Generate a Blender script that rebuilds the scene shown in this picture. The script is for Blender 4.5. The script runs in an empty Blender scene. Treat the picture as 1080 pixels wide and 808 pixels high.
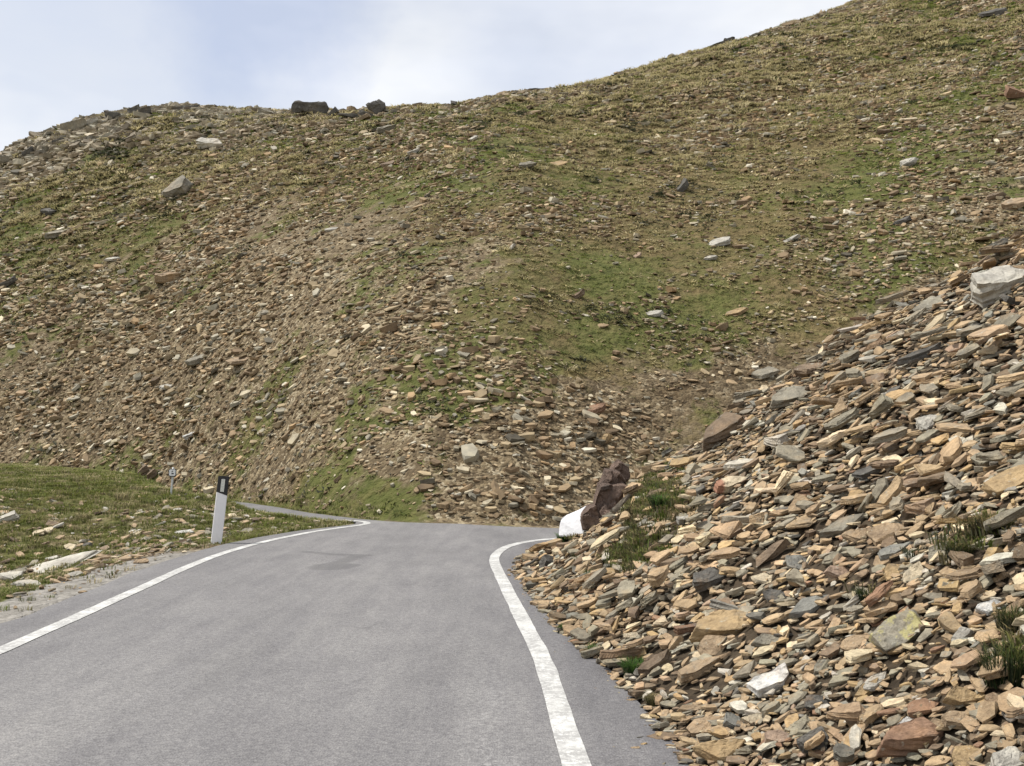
import bpy, bmesh, math
import numpy as np
from mathutils import Vector, Matrix, geometry
from mathutils import noise as mnoise

SC = bpy.context.scene
COL = SC.collection
RS = np.random.RandomState(11)
F = 1000.0            # focal length in photo pixels (1080 wide)
HC = 1.55             # eye height
PITCH = math.atan(70.0 / F)
R = math.radians

# ------------------------------------------------------------------ noise
def _h(ix, iy, s):
    n = (ix.astype(np.int64) * 374761393 + iy.astype(np.int64) * 668265263 + s * 1274126177) & 0xFFFFFFFF
    n = ((n ^ (n >> 13)) * 1103515245) & 0xFFFFFFFF
    n = ((n ^ (n >> 15)) * 2246822519) & 0xFFFFFFFF
    return ((n ^ (n >> 16)) & 0xFFFF) / 65535.0

def vnoise(x, y, s=0):
    x = np.asarray(x, float); y = np.asarray(y, float)
    ix = np.floor(x); iy = np.floor(y); fx = x - ix; fy = y - iy
    fx = fx * fx * fx * (fx * (fx * 6 - 15) + 10); fy = fy * fy * fy * (fy * (fy * 6 - 15) + 10)
    a = _h(ix, iy, s); b = _h(ix + 1, iy, s); c = _h(ix, iy + 1, s); d = _h(ix + 1, iy + 1, s)
    return (a * (1 - fx) + b * fx) * (1 - fy) + (c * (1 - fx) + d * fx) * fy

def fbm(x, y, o=4, s=0):
    t = 0; a = .5; n = 0
    for i in range(o):
        t = t + a * (vnoise(x, y, s + i * 17) - .5) * 2; n += a
        x = x * 2.03 + 11.3; y = y * 2.03 - 7.7; a *= .5
    return t / n

def sst(a, b, x):
    t = np.clip((x - a) / (b - a), 0, 1)
    return t * t * (3 - 2 * t)

# ------------------------------------------------------------------ view rays (used only to survey the ground plan)
cP, sP = math.cos(PITCH), math.sin(PITCH)
def ray(px, py):
    u = (px - 540) / F; v = (404 - py) / F
    return np.array([u, cP - v * sP, sP + v * cP])

def project(P):
    P = np.asarray(P, float)
    y = P[..., 1] * cP + (P[..., 2] - HC) * sP
    z = -P[..., 1] * sP + (P[..., 2] - HC) * cP
    return 540 + F * P[..., 0] / y, 404 - F * z / y, y

# ------------------------------------------------------------------ road plan
LEFT_EDGE = [(-4.0, -8), (-4.2, 0), (-4.4, 5), (-4.5, 7.6), (-4.62, 10), (-4.78, 12.5), (-4.80, 14.4), (-4.62, 16.2), (-4.15, 18.0), (-3.62, 19.1), (-3.32, 19.7),
             (-3.25, 20.1), (-3.5, 20.6), (-4.6, 21.4), (-7.0, 23.8), (-10.2, 28.4), (-13.4, 32.2)]
FAR_EDGE = [(-13.9, 34.2), (-11.5, 32.4), (-8.9, 29.2), (-6.8, 26.4), (-4.85, 23.2), (-3.1, 21.0), (-1.8, 20.1), (-.4, 19.9), (1.2, 20.6), (3.5, 21.4), (7, 21.6), (12, 21)]
RIGHT_EDGE = [(12, 19), (7, 19.3), (3.6, 19.0), (1.95, 18.0), (1.08, 17.0), (.70, 16.0), (.44, 15.0), (.24, 14.0), (.10, 13.2), (.03, 12.3), (.205, 10.26), (.317, 9.06), (.417, 8.33), (.53, 7.6),
              (.686, 6.86), (.838, 5.24), (.905, 4.64), (1.12, 2), (1.3, 0), (1.4, -8)]
ROAD_POLY = np.array(LEFT_EDGE + FAR_EDGE + RIGHT_EDGE, float)

def road_z(x, y):
    return -0.075 * np.clip(x + .9, 0, 9) * sst(14.0, 18.0, y)

def poly_sd(x, y):
    """signed distance to the road outline: negative on the road"""
    sh = np.shape(x); x = np.ravel(x); y = np.ravel(y)
    d2 = np.full(x.shape, 1e18); ins = np.zeros(x.shape, bool)
    n = len(ROAD_POLY)
    for i in range(n):
        a = ROAD_POLY[i]; b = ROAD_POLY[(i + 1) % n]
        ex, ey = b - a
        t = np.clip(((x - a[0]) * ex + (y - a[1]) * ey) / (ex * ex + ey * ey), 0, 1)
        q = (x - a[0] - t * ex) ** 2 + (y - a[1] - t * ey) ** 2
        d2 = np.minimum(d2, q)
        if ey != 0:
            c = ((a[1] > y) != (b[1] > y)) & (x < ex * (y - a[1]) / ey + a[0])
            ins ^= c
    d = np.sqrt(d2)
    return np.where(ins, -d, d).reshape(sh)

# ------------------------------------------------------------------ hill profile
_sky = [(-160, 270), (-60, 205), (0, 166), (30, 150), (60, 141), (80, 131), (110, 125), (150, 116), (180, 113), (215, 113), (260, 114), (300, 118), (350, 119), (400, 118),
        (440, 113), (480, 108), (520, 101), (560, 92), (600, 85), (640, 75), (700, 60), (760, 42), (820, 22), (880, 2), (960, -30), (1080, -75), (1200, -110), (1400, -150)]
_phi, _t = [], []
for px, py in _sky:
    r_ = ray(px, py); u = r_[0] / r_[1]
    _phi.append(math.atan(u)); _t.append(r_[2] / r_[1] / math.sqrt(1 + u * u))
_phi = np.array(_phi); _t = np.array(_t)
def _polar(tab):
    return np.array([math.atan(u) for u, d in tab]), np.array([d * math.sqrt(1 + u * u) for u, d in tab])
D0P, D0R = _polar([(-1.2, 44), (-.8, 41), (-.54, 38.5), (-.43, 35.6), (-.36, 33.2), (-.31, 30), (-.26, 27.0), (-.21, 23.9), (-.15, 21.7), (-.09, 20.7), (0, 20.7), (.06, 21.4), (.15, 22.3), (.3, 22.4), (.54, 22.4), (1.2, 22)])
DSP, DSR = _polar([(-1.2, 62), (-.54, 72), (-.3, 73), (-.1, 66), (0, 66), (.1, 71), (.2, 78), (.3, 88), (.42, 98), (.54, 106), (1.2, 100)])
_sg = np.linspace(0, 8, 1601)
_m = np.where(_sg < .10, 1.25, np.interp(_sg, [.1, .3, .8, .95, 1.1, 1.35, 1.8, 8], [1.25, 1.0, 1.02, .92, .55, -.1, -.2, 0]))
_p = np.concatenate([[0], np.cumsum((_m[1:] + _m[:-1]) * .5 * (_sg[1] - _sg[0]))])
_p = np.maximum(_p, 0)
_ag = np.linspace(-1.2, 1.2, 241)
_A = []
for a in _ag:
    r0 = np.interp(a, D0P, D0R); rs = np.interp(a, DSP, DSR); t = np.interp(a, _phi, _t)
    rr = r0 + _sg * (rs - r0)
    k = (_sg > .5) & (_sg < 1.6)
    _A.append(np.min((t * rr[k] + HC) / _p[k]))
_A = np.array(_A)

def hill(x, y):
    phi = np.arctan2(x, y); r = np.hypot(x, y)
    pc = np.clip(phi, -1.2, 1.2)
    r0 = np.interp(pc, D0P, D0R); rs = np.interp(pc, DSP, DSR)
    s = np.clip((r - r0) / (rs - r0), 0, 8)
    a = np.interp(pc, _ag, _A) * (1 - .9 * sst(1.2, 2.4, np.abs(phi)))
    return a * np.interp(s, _sg, _p), s

XF_Y = [-60, 0, 2, 4.64, 7.2, 8.7, 10.3, 12.3, 13.2, 14, 15, 16, 17, 18, 40]
XF_X = [3.0, 1.36, 1.18, .95, .66, .40, .22, .13, .20, .36, .60, .92, 1.35, 2.3, 2.3]
def scree_h(x, y):
    xf = np.interp(y, XF_Y, XF_X)
    e = x - xf
    a = .75 * e - .12 * (1 - np.exp(-np.clip(e, 0, 9) / .35))
    yb = 17.3 + .28 * np.clip(x - 1.2, -1, 2.5) - .35 * np.clip(x - 3.8, 0, 4)
    b = .82 * (yb - y) + .03 * np.clip(x - 6, 0, 20)
    k = .35
    h = np.clip(.5 + .5 * (b - a) / k, 0, 1)
    m = b * (1 - h) + a * h - k * h * (1 - h)
    cap = 24.0
    m = np.where(m > 0, cap * (1 - np.exp(-m / cap)), m)
    return m

def gauss(x, y, cx, cy, sx, sy, rot=0):
    c, s = math.cos(rot), math.sin(rot)
    a = ((x - cx) * c + (y - cy) * s) / sx; b = (-(x - cx) * s + (y - cy) * c) / sy
    return np.exp(-(a * a + b * b))

def H(x, y, detail=True):
    x = np.asarray(x, float); y = np.asarray(y, float)
    sd = poly_sd(x, y)
    g = road_z(x, y)
    off = sst(.25, 1.8, sd)
    left = sst(-2.9, -3.6, x)
    verge = left * (.30 * gauss(x, y, -6.2, 21.0, 2.6, 2.6, .6) + .26 * gauss(x, y, -9.4, 25.2, 3, 3) + 1.15 * gauss(x, y, -16.5, 28, 6.5, 5.5) + .55 * gauss(x, y, -11, 22, 3.5, 4)
                    - .55 * gauss(x, y, -8.6, 14.2, 2.2, 2.8, -.3) - .25 * gauss(x, y, -7, 10, 1.5, 3) - .9 * sst(-9, -20, x) * sst(22, 10, y))
    g = g + off * verge
    hl, s = hill(x, y)
    hs = sst(0, .12, s)
    if detail:
        g = g + off * left * .10 * fbm(x * .9, y * .9, 4, 3)
        r = np.hypot(x, y)
        hl = hl + hs * (.9 * fbm(x * .085 + 5, y * .085, 3, 21) + .38 * fbm(x * .45, y * .45, 4, 8)) * np.clip(r / 60, .35, 1.1) * (1 - .55 * sst(.8, 1.0, s))
    S = scree_h(x, y)
    on = sst(0, .5, S)
    if detail:
        S = S + on * (.13 * fbm(x * .8, y * .8, 3, 31) + .05 * fbm(x * 3, y * 3, 2, 37))
    return np.maximum(g + hl, S)

def zone_scree(x, y):
    S = scree_h(x, y); hl, s = hill(x, y)
    return ((S > hl) | (hl < .01)) & (S > -.20)

_td = np.concatenate([np.linspace(2.0, 30, 1400), np.linspace(30.03, 130, 1800)])
def at(px, py):
    d = ray(px, py); P = np.array([0, 0, HC]) + _td[:, None] * d
    below = P[:, 2] < H(P[:, 0], P[:, 1])
    i = int(np.argmax(below)) if below.any() else len(_td) - 1
    q = P[max(i - 1, 0)]
    return np.array([q[0], q[1], float(H(q[0], q[1]))])

def normal(x, y, e=.15):
    dx = (H(x + e, y) - H(x - e, y)) / (2 * e); dy = (H(x, y + e) - H(x, y - e)) / (2 * e)
    n = np.stack([-dx, -dy, np.ones_like(dx)], -1)
    return n / np.linalg.norm(n, axis=-1, keepdims=True)

# ------------------------------------------------------------------ ground cover, laid out as ellipses on the ground plan
def blob_set(lst):
    out = []
    for px, py, rx, ry, ang, w in lst:
        c0 = at(px, py)[:2]
        a = R(ang)
        ex = (rx * math.cos(a), -rx * math.sin(a)); ey = (ry * math.sin(a), ry * math.cos(a))
        A = at(px + ex[0], py + ex[1])[:2] - at(px - ex[0], py - ex[1])[:2]
        B = at(px + ey[0], py + ey[1])[:2] - at(px - ey[0], py - ey[1])[:2]
        Mx = np.array([A * .5, B * .5]).T
        if abs(np.linalg.det(Mx)) < 1e-3: continue
        out.append((c0, np.linalg.inv(Mx), w))
    return out
def blob_eval(bs, x, y):
    t = np.zeros(np.shape(x))
    for c, Mi, w in bs:
        a = Mi[0, 0] * (x - c[0]) + Mi[0, 1] * (y - c[1]); b = Mi[1, 0] * (x - c[0]) + Mi[1, 1] * (y - c[1])
        t = t + w * np.exp(-(a * a + b * b))
    return t
# px, py, rx, ry, angle, weight
GREEN = blob_set([(370, 170, 130, 28, 0, 1.15), (40, 250, 70, 60, 0, .6), (90, 215, 90, 40, 10, .5), (560, 300, 150, 26, 22, .7), (700, 260, 120, 45, 12, .6), (800, 190, 150, 60, 10, .5),
                  (520, 400, 150, 26, 14, .34), (450, 428, 110, 16, 20, .40), (340, 505, 100, 12, 12, .22), (420, 495, 80, 26, 0, -.30), (800, 322, 60, 34, 10, .75), (605, 330, 60, 24, 10, .35), (250, 152, 200, 20, 0, .6), (130, 180, 100, 22, 8, .45), (690, 350, 80, 14, 20, .5), (330, 520, 130, 20, -8, .05), (440, 450, 90, 30, 20, -.1), (930, 80, 160, 60, 10, .55), (700, 90, 120, 30, 12, .5), (600, 150, 120, 40, 8, .4),
                  (250, 130, 150, 18, 0, .45), (480, 130, 90, 16, 8, .6), (960, 280, 90, 12, 24, .8), (880, 335, 60, 12, 24, .6), (1000, 30, 90, 40, 0, .4), (820, 290, 60, 20, 10, .2),
                  (280, 260, 150, 60, 0, -.5), (200, 380, 200, 60, 0, -.45), (640, 460, 90, 60, 0, -.8), (800, 390, 80, 22, 20, -.7), (500, 290, 60, 40, 0, -.2), (560, 510, 60, 30, 0, -.8), (900, 230, 120, 24, 18, -.35), (60, 440, 120, 40, 0, -.3)])
STRAW = blob_set([(700, 75, 90, 26, 12, .8), (900, 60, 170, 50, 10, .5), (620, 130, 80, 20, 10, .4), (160, 190, 90, 40, 10, .4), (780, 130, 90, 40, 10, .35), (150, 130, 110, 14, 0, .4), (300, 170, 40, 12, 0, .4)])
STONY = blob_set([(420, 370, 200, 34, 4, .8), (120, 320, 150, 40, 0, .6), (90, 430, 160, 40, 0, .45), (260, 430, 260, 60, 0, .4), (330, 480, 120, 30, 0, .3), (60, 165, 70, 18, 30, .8), (300, 122, 110, 8, 0, .5), (350, 255, 130, 40, 0, -.40), (900, 110, 200, 80, 0, .22), (430, 150, 40, 14, 0, .7), (560, 230, 120, 24, 10, .6), (720, 300, 130, 18, 16, .4),
                  (930, 230, 140, 24, 20, .6), (740, 130, 50, 30, -20, .5), (350, 300, 150, 60, 0, .4), (600, 470, 90, 50, 30, .6), (850, 330, 120, 14, 22, .5), (540, 540, 90, 14, 0, .8)])

HUMUS = blob_set([(770, 398, 90, 18, 22, 1.), (690, 430, 70, 18, 25, .8), (520, 455, 110, 18, 14, .6), (330, 522, 150, 14, -8, .8), (80, 475, 110, 22, 0, .6), (640, 500, 40, 40, 0, .35), (480, 535, 60, 12, 0, .4)])
def masks(x, y):
    r = np.hypot(x, y)
    n = .65 * fbm(x * .22, y * .22, 4, 41) + .85 * fbm(x * .9, y * .9, 4, 47)
    g = blob_eval(GREEN, x, y) + .47 + n * .75
    grass = np.clip(g, 0, 1.2)
    st = np.clip(blob_eval(STONY, x, y) + .52 - .30 * grass + .5 * fbm(x * .4, y * .4, 3, 53), .06, 1.2)
    straw = np.clip(blob_eval(STRAW, x, y) + .32 + .6 * fbm(x * .3, y * .3, 3, 59), 0, 1)
    return grass, st, straw

# ------------------------------------------------------------------ object helpers
def tag(o, label=None, cat=None, group=None, kind=None):
    if label: o['label'] = label
    if cat: o['category'] = cat
    if group: o['group'] = group
    if kind: o['kind'] = kind
    return o

def link(name, me, parent=None):
    o = bpy.data.objects.new(name, me); COL.objects.link(o)
    if parent is not None: o.parent = parent
    return o

def mesh_np(name, V, T, mat, attrs=None, smooth=False):
    """V (n,3) vertices, T (m,3) triangles, attrs {name: (type, array)}"""
    me = bpy.data.meshes.new(name)
    n, m = len(V), len(T)
    me.vertices.add(n); me.vertices.foreach_set('co', np.ascontiguousarray(V, np.float32).ravel())
    me.loops.add(m * 3); me.loops.foreach_set('vertex_index', np.ascontiguousarray(T, np.int32).ravel())
    me.polygons.add(m); me.polygons.foreach_set('loop_start', np.arange(0, m * 3, 3, dtype=np.int32))
    try: me.polygons.foreach_set('loop_total', np.full(m, 3, np.int32))
    except Exception: pass
    if attrs:
        for k, (ty, arr) in attrs.items():
            a = me.attributes.new(k, ty, 'POINT')
            arr = np.ascontiguousarray(arr, np.float32)
            a.data.foreach_set({'FLOAT': 'value', 'FLOAT_VECTOR': 'vector', 'FLOAT_COLOR': 'color'}[ty], arr.ravel())
    me.update(calc_edges=True)
    me.polygons.foreach_set('use_smooth', np.full(m, smooth, bool))
    me.materials.append(mat)
    return me

def bm_mesh(name, bm, mat, smooth=False):
    me = bpy.data.meshes.new(name); bm.to_mesh(me); bm.free()
    for p in me.polygons: p.use_smooth = smooth
    me.materials.append(mat)
    return me

# ------------------------------------------------------------------ materials
def newmat(name):
    m = bpy.data.materials.new(name); m.use_nodes = True
    nt = m.node_tree; nt.nodes.clear()
    out = nt.nodes.new('ShaderNodeOutputMaterial'); b = nt.nodes.new('ShaderNodeBsdfPrincipled')
    nt.links.new(b.outputs[0], out.inputs[0])
    return m, nt, b
class N:
    def __init__(s, nt): s.nt = nt
    def new(s, t, **kw):
        n = s.nt.nodes.new(t)
        for k, v in kw.items(): setattr(n, k, v)
        return n
    def link(s, a, b): s.nt.links.new(a, b)
    def val(s, x, sock):
        if hasattr(x, 'is_linked') or isinstance(x, bpy.types.NodeSocket): s.link(x, sock)
        else: sock.default_value = x
    def noise(s, vec, scale, detail=4, rough=.55, out=0):
        n = s.new('ShaderNodeTexNoise'); s.link(vec, n.inputs['Vector'])
        n.inputs['Scale'].default_value = scale; n.inputs['Detail'].default_value = detail; n.inputs['Roughness'].default_value = rough
        return n.outputs[out]
    def voro(s, vec, scale, feature='F1', out='Distance'):
        n = s.new('ShaderNodeTexVoronoi', feature=feature); s.link(vec, n.inputs['Vector']); n.inputs['Scale'].default_value = scale
        return n.outputs[out]
    def map(s, v, a, b, c=0., d=1.):
        n = s.new('ShaderNodeMapRange'); s.val(v, n.inputs[0])
        for i, q in enumerate((a, b, c, d)): n.inputs[i + 1].default_value = q
        return n.outputs[0]
    def math(s, op, a, b=0.):
        n = s.new('ShaderNodeMath', operation=op); s.val(a, n.inputs[0]); s.val(b, n.inputs[1]); return n.outputs[0]
    def mix(s, f, a, b, mode='MIX'):
        n = s.new('ShaderNodeMix', data_type='RGBA', blend_type=mode)
        s.val(f, n.inputs[0])
        for i, q in ((6, a), (7, b)):
            if isinstance(q, tuple): n.inputs[i].default_value = (*q, 1) if len(q) == 3 else q
            else: s.link(q, n.inputs[i])
        return n.outputs[2]
    def ramp(s, f, stops):
        n = s.new('ShaderNodeValToRGB'); s.link(f, n.inputs[0]); e = n.color_ramp.elements
        while len(e) < len(stops): e.new(.5)
        for q, (p, c) in zip(e, stops): q.position = p; q.color = (*c, 1)
        return n.outputs[0]
    def bump(s, h, strength, dist, prev=None):
        n = s.new('ShaderNodeBump'); s.link(h, n.inputs['Height']); n.inputs['Strength'].default_value = strength; n.inputs['Distance'].default_value = dist
        if prev is not None: s.link(prev, n.inputs['Normal'])
        return n.outputs[0]
    def attr(s, name, out='Fac'):
        n = s.new('ShaderNodeAttribute', attribute_name=name); return n.outputs[out]
    def scale(s, v, xyz):
        n = s.new('ShaderNodeMapping'); s.link(v, n.inputs[0]); n.inputs['Scale'].default_value = xyz; return n.outputs[0]

def stone_mat(name, single, near=True):
    m, nt, b = newmat(name); n = N(nt)
    if single:
        oi = n.new('ShaderNodeObjectInfo'); tint = oi.outputs['Color']
        tc = n.new('ShaderNodeTexCoord').outputs['Object']
        comb = n.new('ShaderNodeVectorMath', operation='ADD'); n.link(tc, comb.inputs[0])
        rv = n.new('ShaderNodeVectorMath', operation='SCALE'); rv.inputs[0].default_value = (17, 31, 23); n.link(oi.outputs['Random'], rv.inputs['Scale'])
        n.link(rv.outputs[0], comb.inputs[1]); loc = comb.outputs[0]
    else:
        tint = n.attr('tint', 'Color'); loc = n.attr('loc', 'Vector')
    f1 = n.noise(loc, 2.6, 5, .62)
    c = n.mix(1.0, tint, n.ramp(f1, [(.25, (.62, .60, .60)), (.5, (1, 1, 1)), (.78, (1.32, 1.28, 1.2))]), 'MULTIPLY')
    if near:
        lam = n.noise(n.scale(loc, (1.6, 1.6, 22)), 1.6, 3, .6)
        c = n.mix(1.0, c, n.ramp(lam, [(.3, (.72, .70, .69)), (.55, (1.06, 1.05, 1.04)), (.8, (1.15, 1.12, 1.08))]), 'MULTIPLY')
        rust = n.map(n.noise(loc, 1.3, 4, .65), .56, .70)
        c = n.mix(n.math('MULTIPLY', rust, .30), c, (.29, .175, .09))
        gr = n.map(n.noise(n.scale(loc, (1.2, 1.2, 2.5)), 1.9, 4, .6), .58, .72)
        c = n.mix(n.math('MULTIPLY', gr, .5), c, (.17, .17, .155))
        li = n.map(n.noise(loc, 9, 3, .6), .64, .70)
        c = n.mix(n.math('MULTIPLY', li, .45), c, (.40, .40, .34))
        fine = n.noise(loc, 26, 4, .7)
        c = n.mix(1.0, c, n.ramp(fine, [(.3, (.80, .79, .78)), (.7, (1.16, 1.16, 1.15))]), 'MULTIPLY')
        h = n.math('ADD', n.math('MULTIPLY', n.noise(n.scale(loc, (2, 2, 26)), 1.6, 3, .6), .6), n.math('MULTIPLY', n.noise(loc, 9, 6, .65), .8))
        n.link(n.bump(h, .6, .04 if single else .02), b.inputs['Normal'])
    n.link(c, b.inputs['Base Color']); b.inputs['Roughness'].default_value = .86
    b.inputs['Specular IOR Level'].default_value = .25
    return m

M_STONE1 = stone_mat('schist_block', True)
M_STONE = stone_mat('schist_rubble', False)
M_STONEFAR = stone_mat('hill_rubble', False, False)

def terrain_mat():
    m, nt, b = newmat('mountain_ground'); n = N(nt)
    P = n.new('ShaderNodeNewGeometry').outputs['Position']
    grass = n.attr('grass'); straw = n.attr('straw'); scree = n.attr('scree'); gravel = n.attr('gravel'); stony = n.attr('stony')
    soil = n.ramp(n.noise(P, .35, 6, .6), [(.3, (.088, .067, .040)), (.5, (.148, .113, .068)), (.7, (.21, .165, .104))])
    vc = n.new('ShaderNodeTexVoronoi'); n.link(P, vc.inputs['Vector']); vc.inputs['Scale'].default_value = 5.0
    sv = n.new('ShaderNodeSeparateColor'); n.link(vc.outputs['Color'], sv.inputs[0])
    peb = n.ramp(sv.outputs[0], [(.0, (.06, .048, .034)), (.3, (.13, .10, .068)), (.55, (.22, .18, .125)), (.8, (.34, .29, .21)), (1, (.48, .44, .36))])
    vc2 = n.new('ShaderNodeTexVoronoi'); n.link(P, vc2.inputs['Vector']); vc2.inputs['Scale'].default_value = 14.0
    sv2 = n.new('ShaderNodeSeparateColor'); n.link(vc2.outputs['Color'], sv2.inputs[0])
    peb2 = n.ramp(sv2.outputs[0], [(.0, (.06, .046, .034)), (.4, (.13, .102, .068)), (.75, (.23, .185, .125)), (1, (.40, .35, .27))])
    pebs = n.mix(1.0, n.mix(n.map(sv2.outputs[1], .35, .65), peb, peb2), (.98, .93, .81), 'MULTIPLY')
    c = n.mix(n.map(n.math('ADD', stony, n.math('MULTIPLY', n.noise(P, 1.4, 3), .6)), .35, 1.0, .15, .85), soil, pebs)
    c = n.mix(n.math('MULTIPLY', n.attr('humus'), n.map(n.noise(P, .9, 5, .65), .35, .6, .25, .95)), c, n.mix(1.0, c, (.42, .37, .32), 'MULTIPLY'))
    gcol = n.ramp(n.noise(P, 2.1, 6, .7), [(.28, (.042, .052, .013)), (.46, (.086, .098, .025)), (.62, (.13, .130, .042)), (.8, (.19, .168, .078))])
    scol = n.ramp(n.noise(P, 2.9, 6, .7), [(.3, (.07, .058, .024)), (.55, (.16, .122, .055)), (.78, (.27, .21, .105))])
    gc = n.mix(n.map(n.math('ADD', straw, n.math('MULTIPLY', n.math('SUBTRACT', n.noise(P, 1.1, 5, .65), .5), 1.3)), .3, .75), gcol, scol)
    gm = n.map(n.math('ADD', grass, n.math('MULTIPLY', n.math('SUBTRACT', n.noise(P, 1.7, 6, .7), .5), 1.5)), .45, .75)
    c = n.mix(n.math('MULTIPLY', gm, .92), c, gc)
    sc = n.ramp(n.noise(P, 6, 5, .65), [(.3, (.035, .027, .019)), (.6, (.075, .057, .038)), (.8, (.13, .10, .066))])
    c = n.mix(scree, c, sc)
    gv = n.ramp(sv2.outputs[2], [(0, (.15, .14, .125)), (.5, (.24, .225, .20)), (1, (.38, .36, .33))])
    gv = n.mix(.5, gv, n.ramp(n.noise(P, 30, 5, .7), [(.3, (.16, .15, .135)), (.7, (.34, .32, .29))]))
    c = n.mix(n.map(n.math('ADD', gravel, n.math('MULTIPLY', n.math('SUBTRACT', n.noise(P, 5, 4, .7), .5), .9)), .4, .65), c, gv)
    n.link(c, b.inputs['Base Color']); b.inputs['Roughness'].default_value = .95; b.inputs['Specular IOR Level'].default_value = .15
    h = n.math('ADD', n.math('MULTIPLY', n.noise(P, 3.0, 6, .7), .5), n.math('MULTIPLY', vc.outputs['Distance'], -.35))
    h = n.math('ADD', h, n.math('MULTIPLY', vc2.outputs['Distance'], -.15))
    n.link(n.bump(h, .9, .22), b.inputs['Normal'])
    return m

def asphalt_mat():
    m, nt, b = newmat('worn_asphalt'); n = N(nt)
    P = n.new('ShaderNodeNewGeometry').outputs['Position']; edge = n.attr('edge')
    big = n.noise(n.scale(P, (1, .35, 1)), .9, 5, .6)
    c = n.ramp(big, [(.28, (.158, .154, .157)), (.5, (.182, .177, .180)), (.72, (.212, .206, .206))])
    blot = n.noise(n.scale(P, (1.3, .5, 1)), 2.2, 8, .75)
    c = n.mix(1.0, c, n.ramp(blot, [(.3, (.86, .86, .87)), (.5, (1, 1, 1)), (.72, (1.13, 1.13, 1.12))]), 'MULTIPLY')
    c = n.mix(1.0, c, n.ramp(n.noise(n.scale(P, (5, .5, 1)), 1.0, 4, .6), [(.35, (.93, .93, .94)), (.65, (1.07, 1.07, 1.06))]), 'MULTIPLY')
    sp = n.new('ShaderNodeTexVoronoi'); n.link(P, sp.inputs['Vector']); sp.inputs['Scale'].default_value = 75
    ss = n.new('ShaderNodeSeparateColor'); n.link(sp.outputs['Color'], ss.inputs[0])
    c = n.mix(1.0, c, n.ramp(ss.outputs[0], [(0, (.78, .78, .79)), (.5, (.99, .99, .99)), (1, (1.22, 1.22, 1.2))]), 'MULTIPLY')
    c = n.mix(1.0, c, n.ramp(n.noise(P, 38, 4, .75), [(.3, (.84, .84, .85)), (.7, (1.16, 1.16, 1.15))]), 'MULTIPLY')
    # scuffed pale streak where wheels cut the bend
    sx = n.new('ShaderNodeSeparateXYZ'); n.link(P, sx.inputs[0])
    tr = n.math('ABSOLUTE', n.math('SUBTRACT', n.math('SUBTRACT', sx.outputs[0], n.math('MULTIPLY', n.noise(P, .4, 2), .5)), -.38))
    trm = n.math('MULTIPLY', n.map(tr, .0, .22, 1, 0), n.map(n.noise(P, 22, 4, .8), .48, .62))
    trm = n.math('MULTIPLY', trm, n.map(sx.outputs[1], 4.5, 8.5, 1, 0))
    c = n.mix(n.math('MULTIPLY', trm, .55), c, (.42, .41, .40))
    def seg(a_, b_):
        a_ = Vector((*at(*a_)[:2], 0)); b_ = Vector((*at(*b_)[:2], 0)); ba = b_ - a_
        pa = n.new('ShaderNodeVectorMath', operation='SUBTRACT'); n.link(P, pa.inputs[0]); pa.inputs[1].default_value = a_
        fl = n.new('ShaderNodeVectorMath', operation='MULTIPLY'); n.link(pa.outputs[0], fl.inputs[0]); fl.inputs[1].default_value = (1, 1, 0)
        dt = n.new('ShaderNodeVectorMath', operation='DOT_PRODUCT'); n.link(fl.outputs[0], dt.inputs[0]); dt.inputs[1].default_value = ba / max(ba.length_squared, 1e-6)
        sc_ = n.new('ShaderNodeVectorMath', operation='SCALE'); sc_.inputs[0].default_value = ba; n.link(n.map(dt.outputs['Value'], 0, 1), sc_.inputs['Scale'])
        df = n.new('ShaderNodeVectorMath', operation='DISTANCE'); n.link(fl.outputs[0], df.inputs[0]); n.link(sc_.outputs[0], df.inputs[1])
        return df.outputs['Value']
    wobble = n.math('MULTIPLY', n.math('SUBTRACT', n.noise(P, 7, 5, .7), .5), .22)
    st_ = None
    for a_, b_, r_ in (((324, 582.2), (352, 585.2), .05), ((350, 585), (386, 586), .06), ((378, 586.5), (352, 596), .09), ((354, 597), (348, 598.5), .26), ((186, 696), (220, 698), .012)):
        m_ = n.map(n.math('ADD', seg(a_, b_), wobble), r_, r_ + .09, 1, 0)
        if r_ == .012: m_ = n.math('MULTIPLY', m_, .45)
        st_ = m_ if st_ is None else n.math('MAXIMUM', st_, m_)
    c = n.mix(n.math('MULTIPLY', st_, .46), c, (.075, .074, .077))
    # paler wheel paths and hairline cracks
    wp = None
    for x0 in (-2.75, -1.05):
        q_ = n.map(n.math('ABSOLUTE', n.math('SUBTRACT', n.math('ADD', sx.outputs[0], n.math('MULTIPLY', n.noise(P, .35, 2), .5)), x0 + .25)), .10, .50, 1, 0)
        wp = q_ if wp is None else n.math('MAXIMUM', wp, q_)
    wp = n.math('MULTIPLY', wp, n.map(n.noise(n.scale(P, (2, .5, 1)), 1.6, 6, .7), .35, .65))
    c = n.mix(n.math('MULTIPLY', wp, .26), c, n.mix(1.0, c, (1.35, 1.34, 1.32), 'MULTIPLY'))
    dv = n.new('ShaderNodeVectorMath', operation='ADD'); n.link(P, dv.inputs[0])
    ns_ = n.new('ShaderNodeVectorMath', operation='SCALE'); n.link(n.noise(P, 3.5, 6, .7, 1), ns_.inputs[0]); ns_.inputs['Scale'].default_value = .55; n.link(ns_.outputs[0], dv.inputs[1])
    cr = n.map(n.voro(dv.outputs[0], .42, 'DISTANCE_TO_EDGE'), .0, .0045, 1, 0)
    cr = n.math('MULTIPLY', cr, n.map(n.noise(P, .6, 3), .50, .60))
    c = n.mix(n.math('MULTIPLY', cr, .55), c, (.06, .06, .062))
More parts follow.
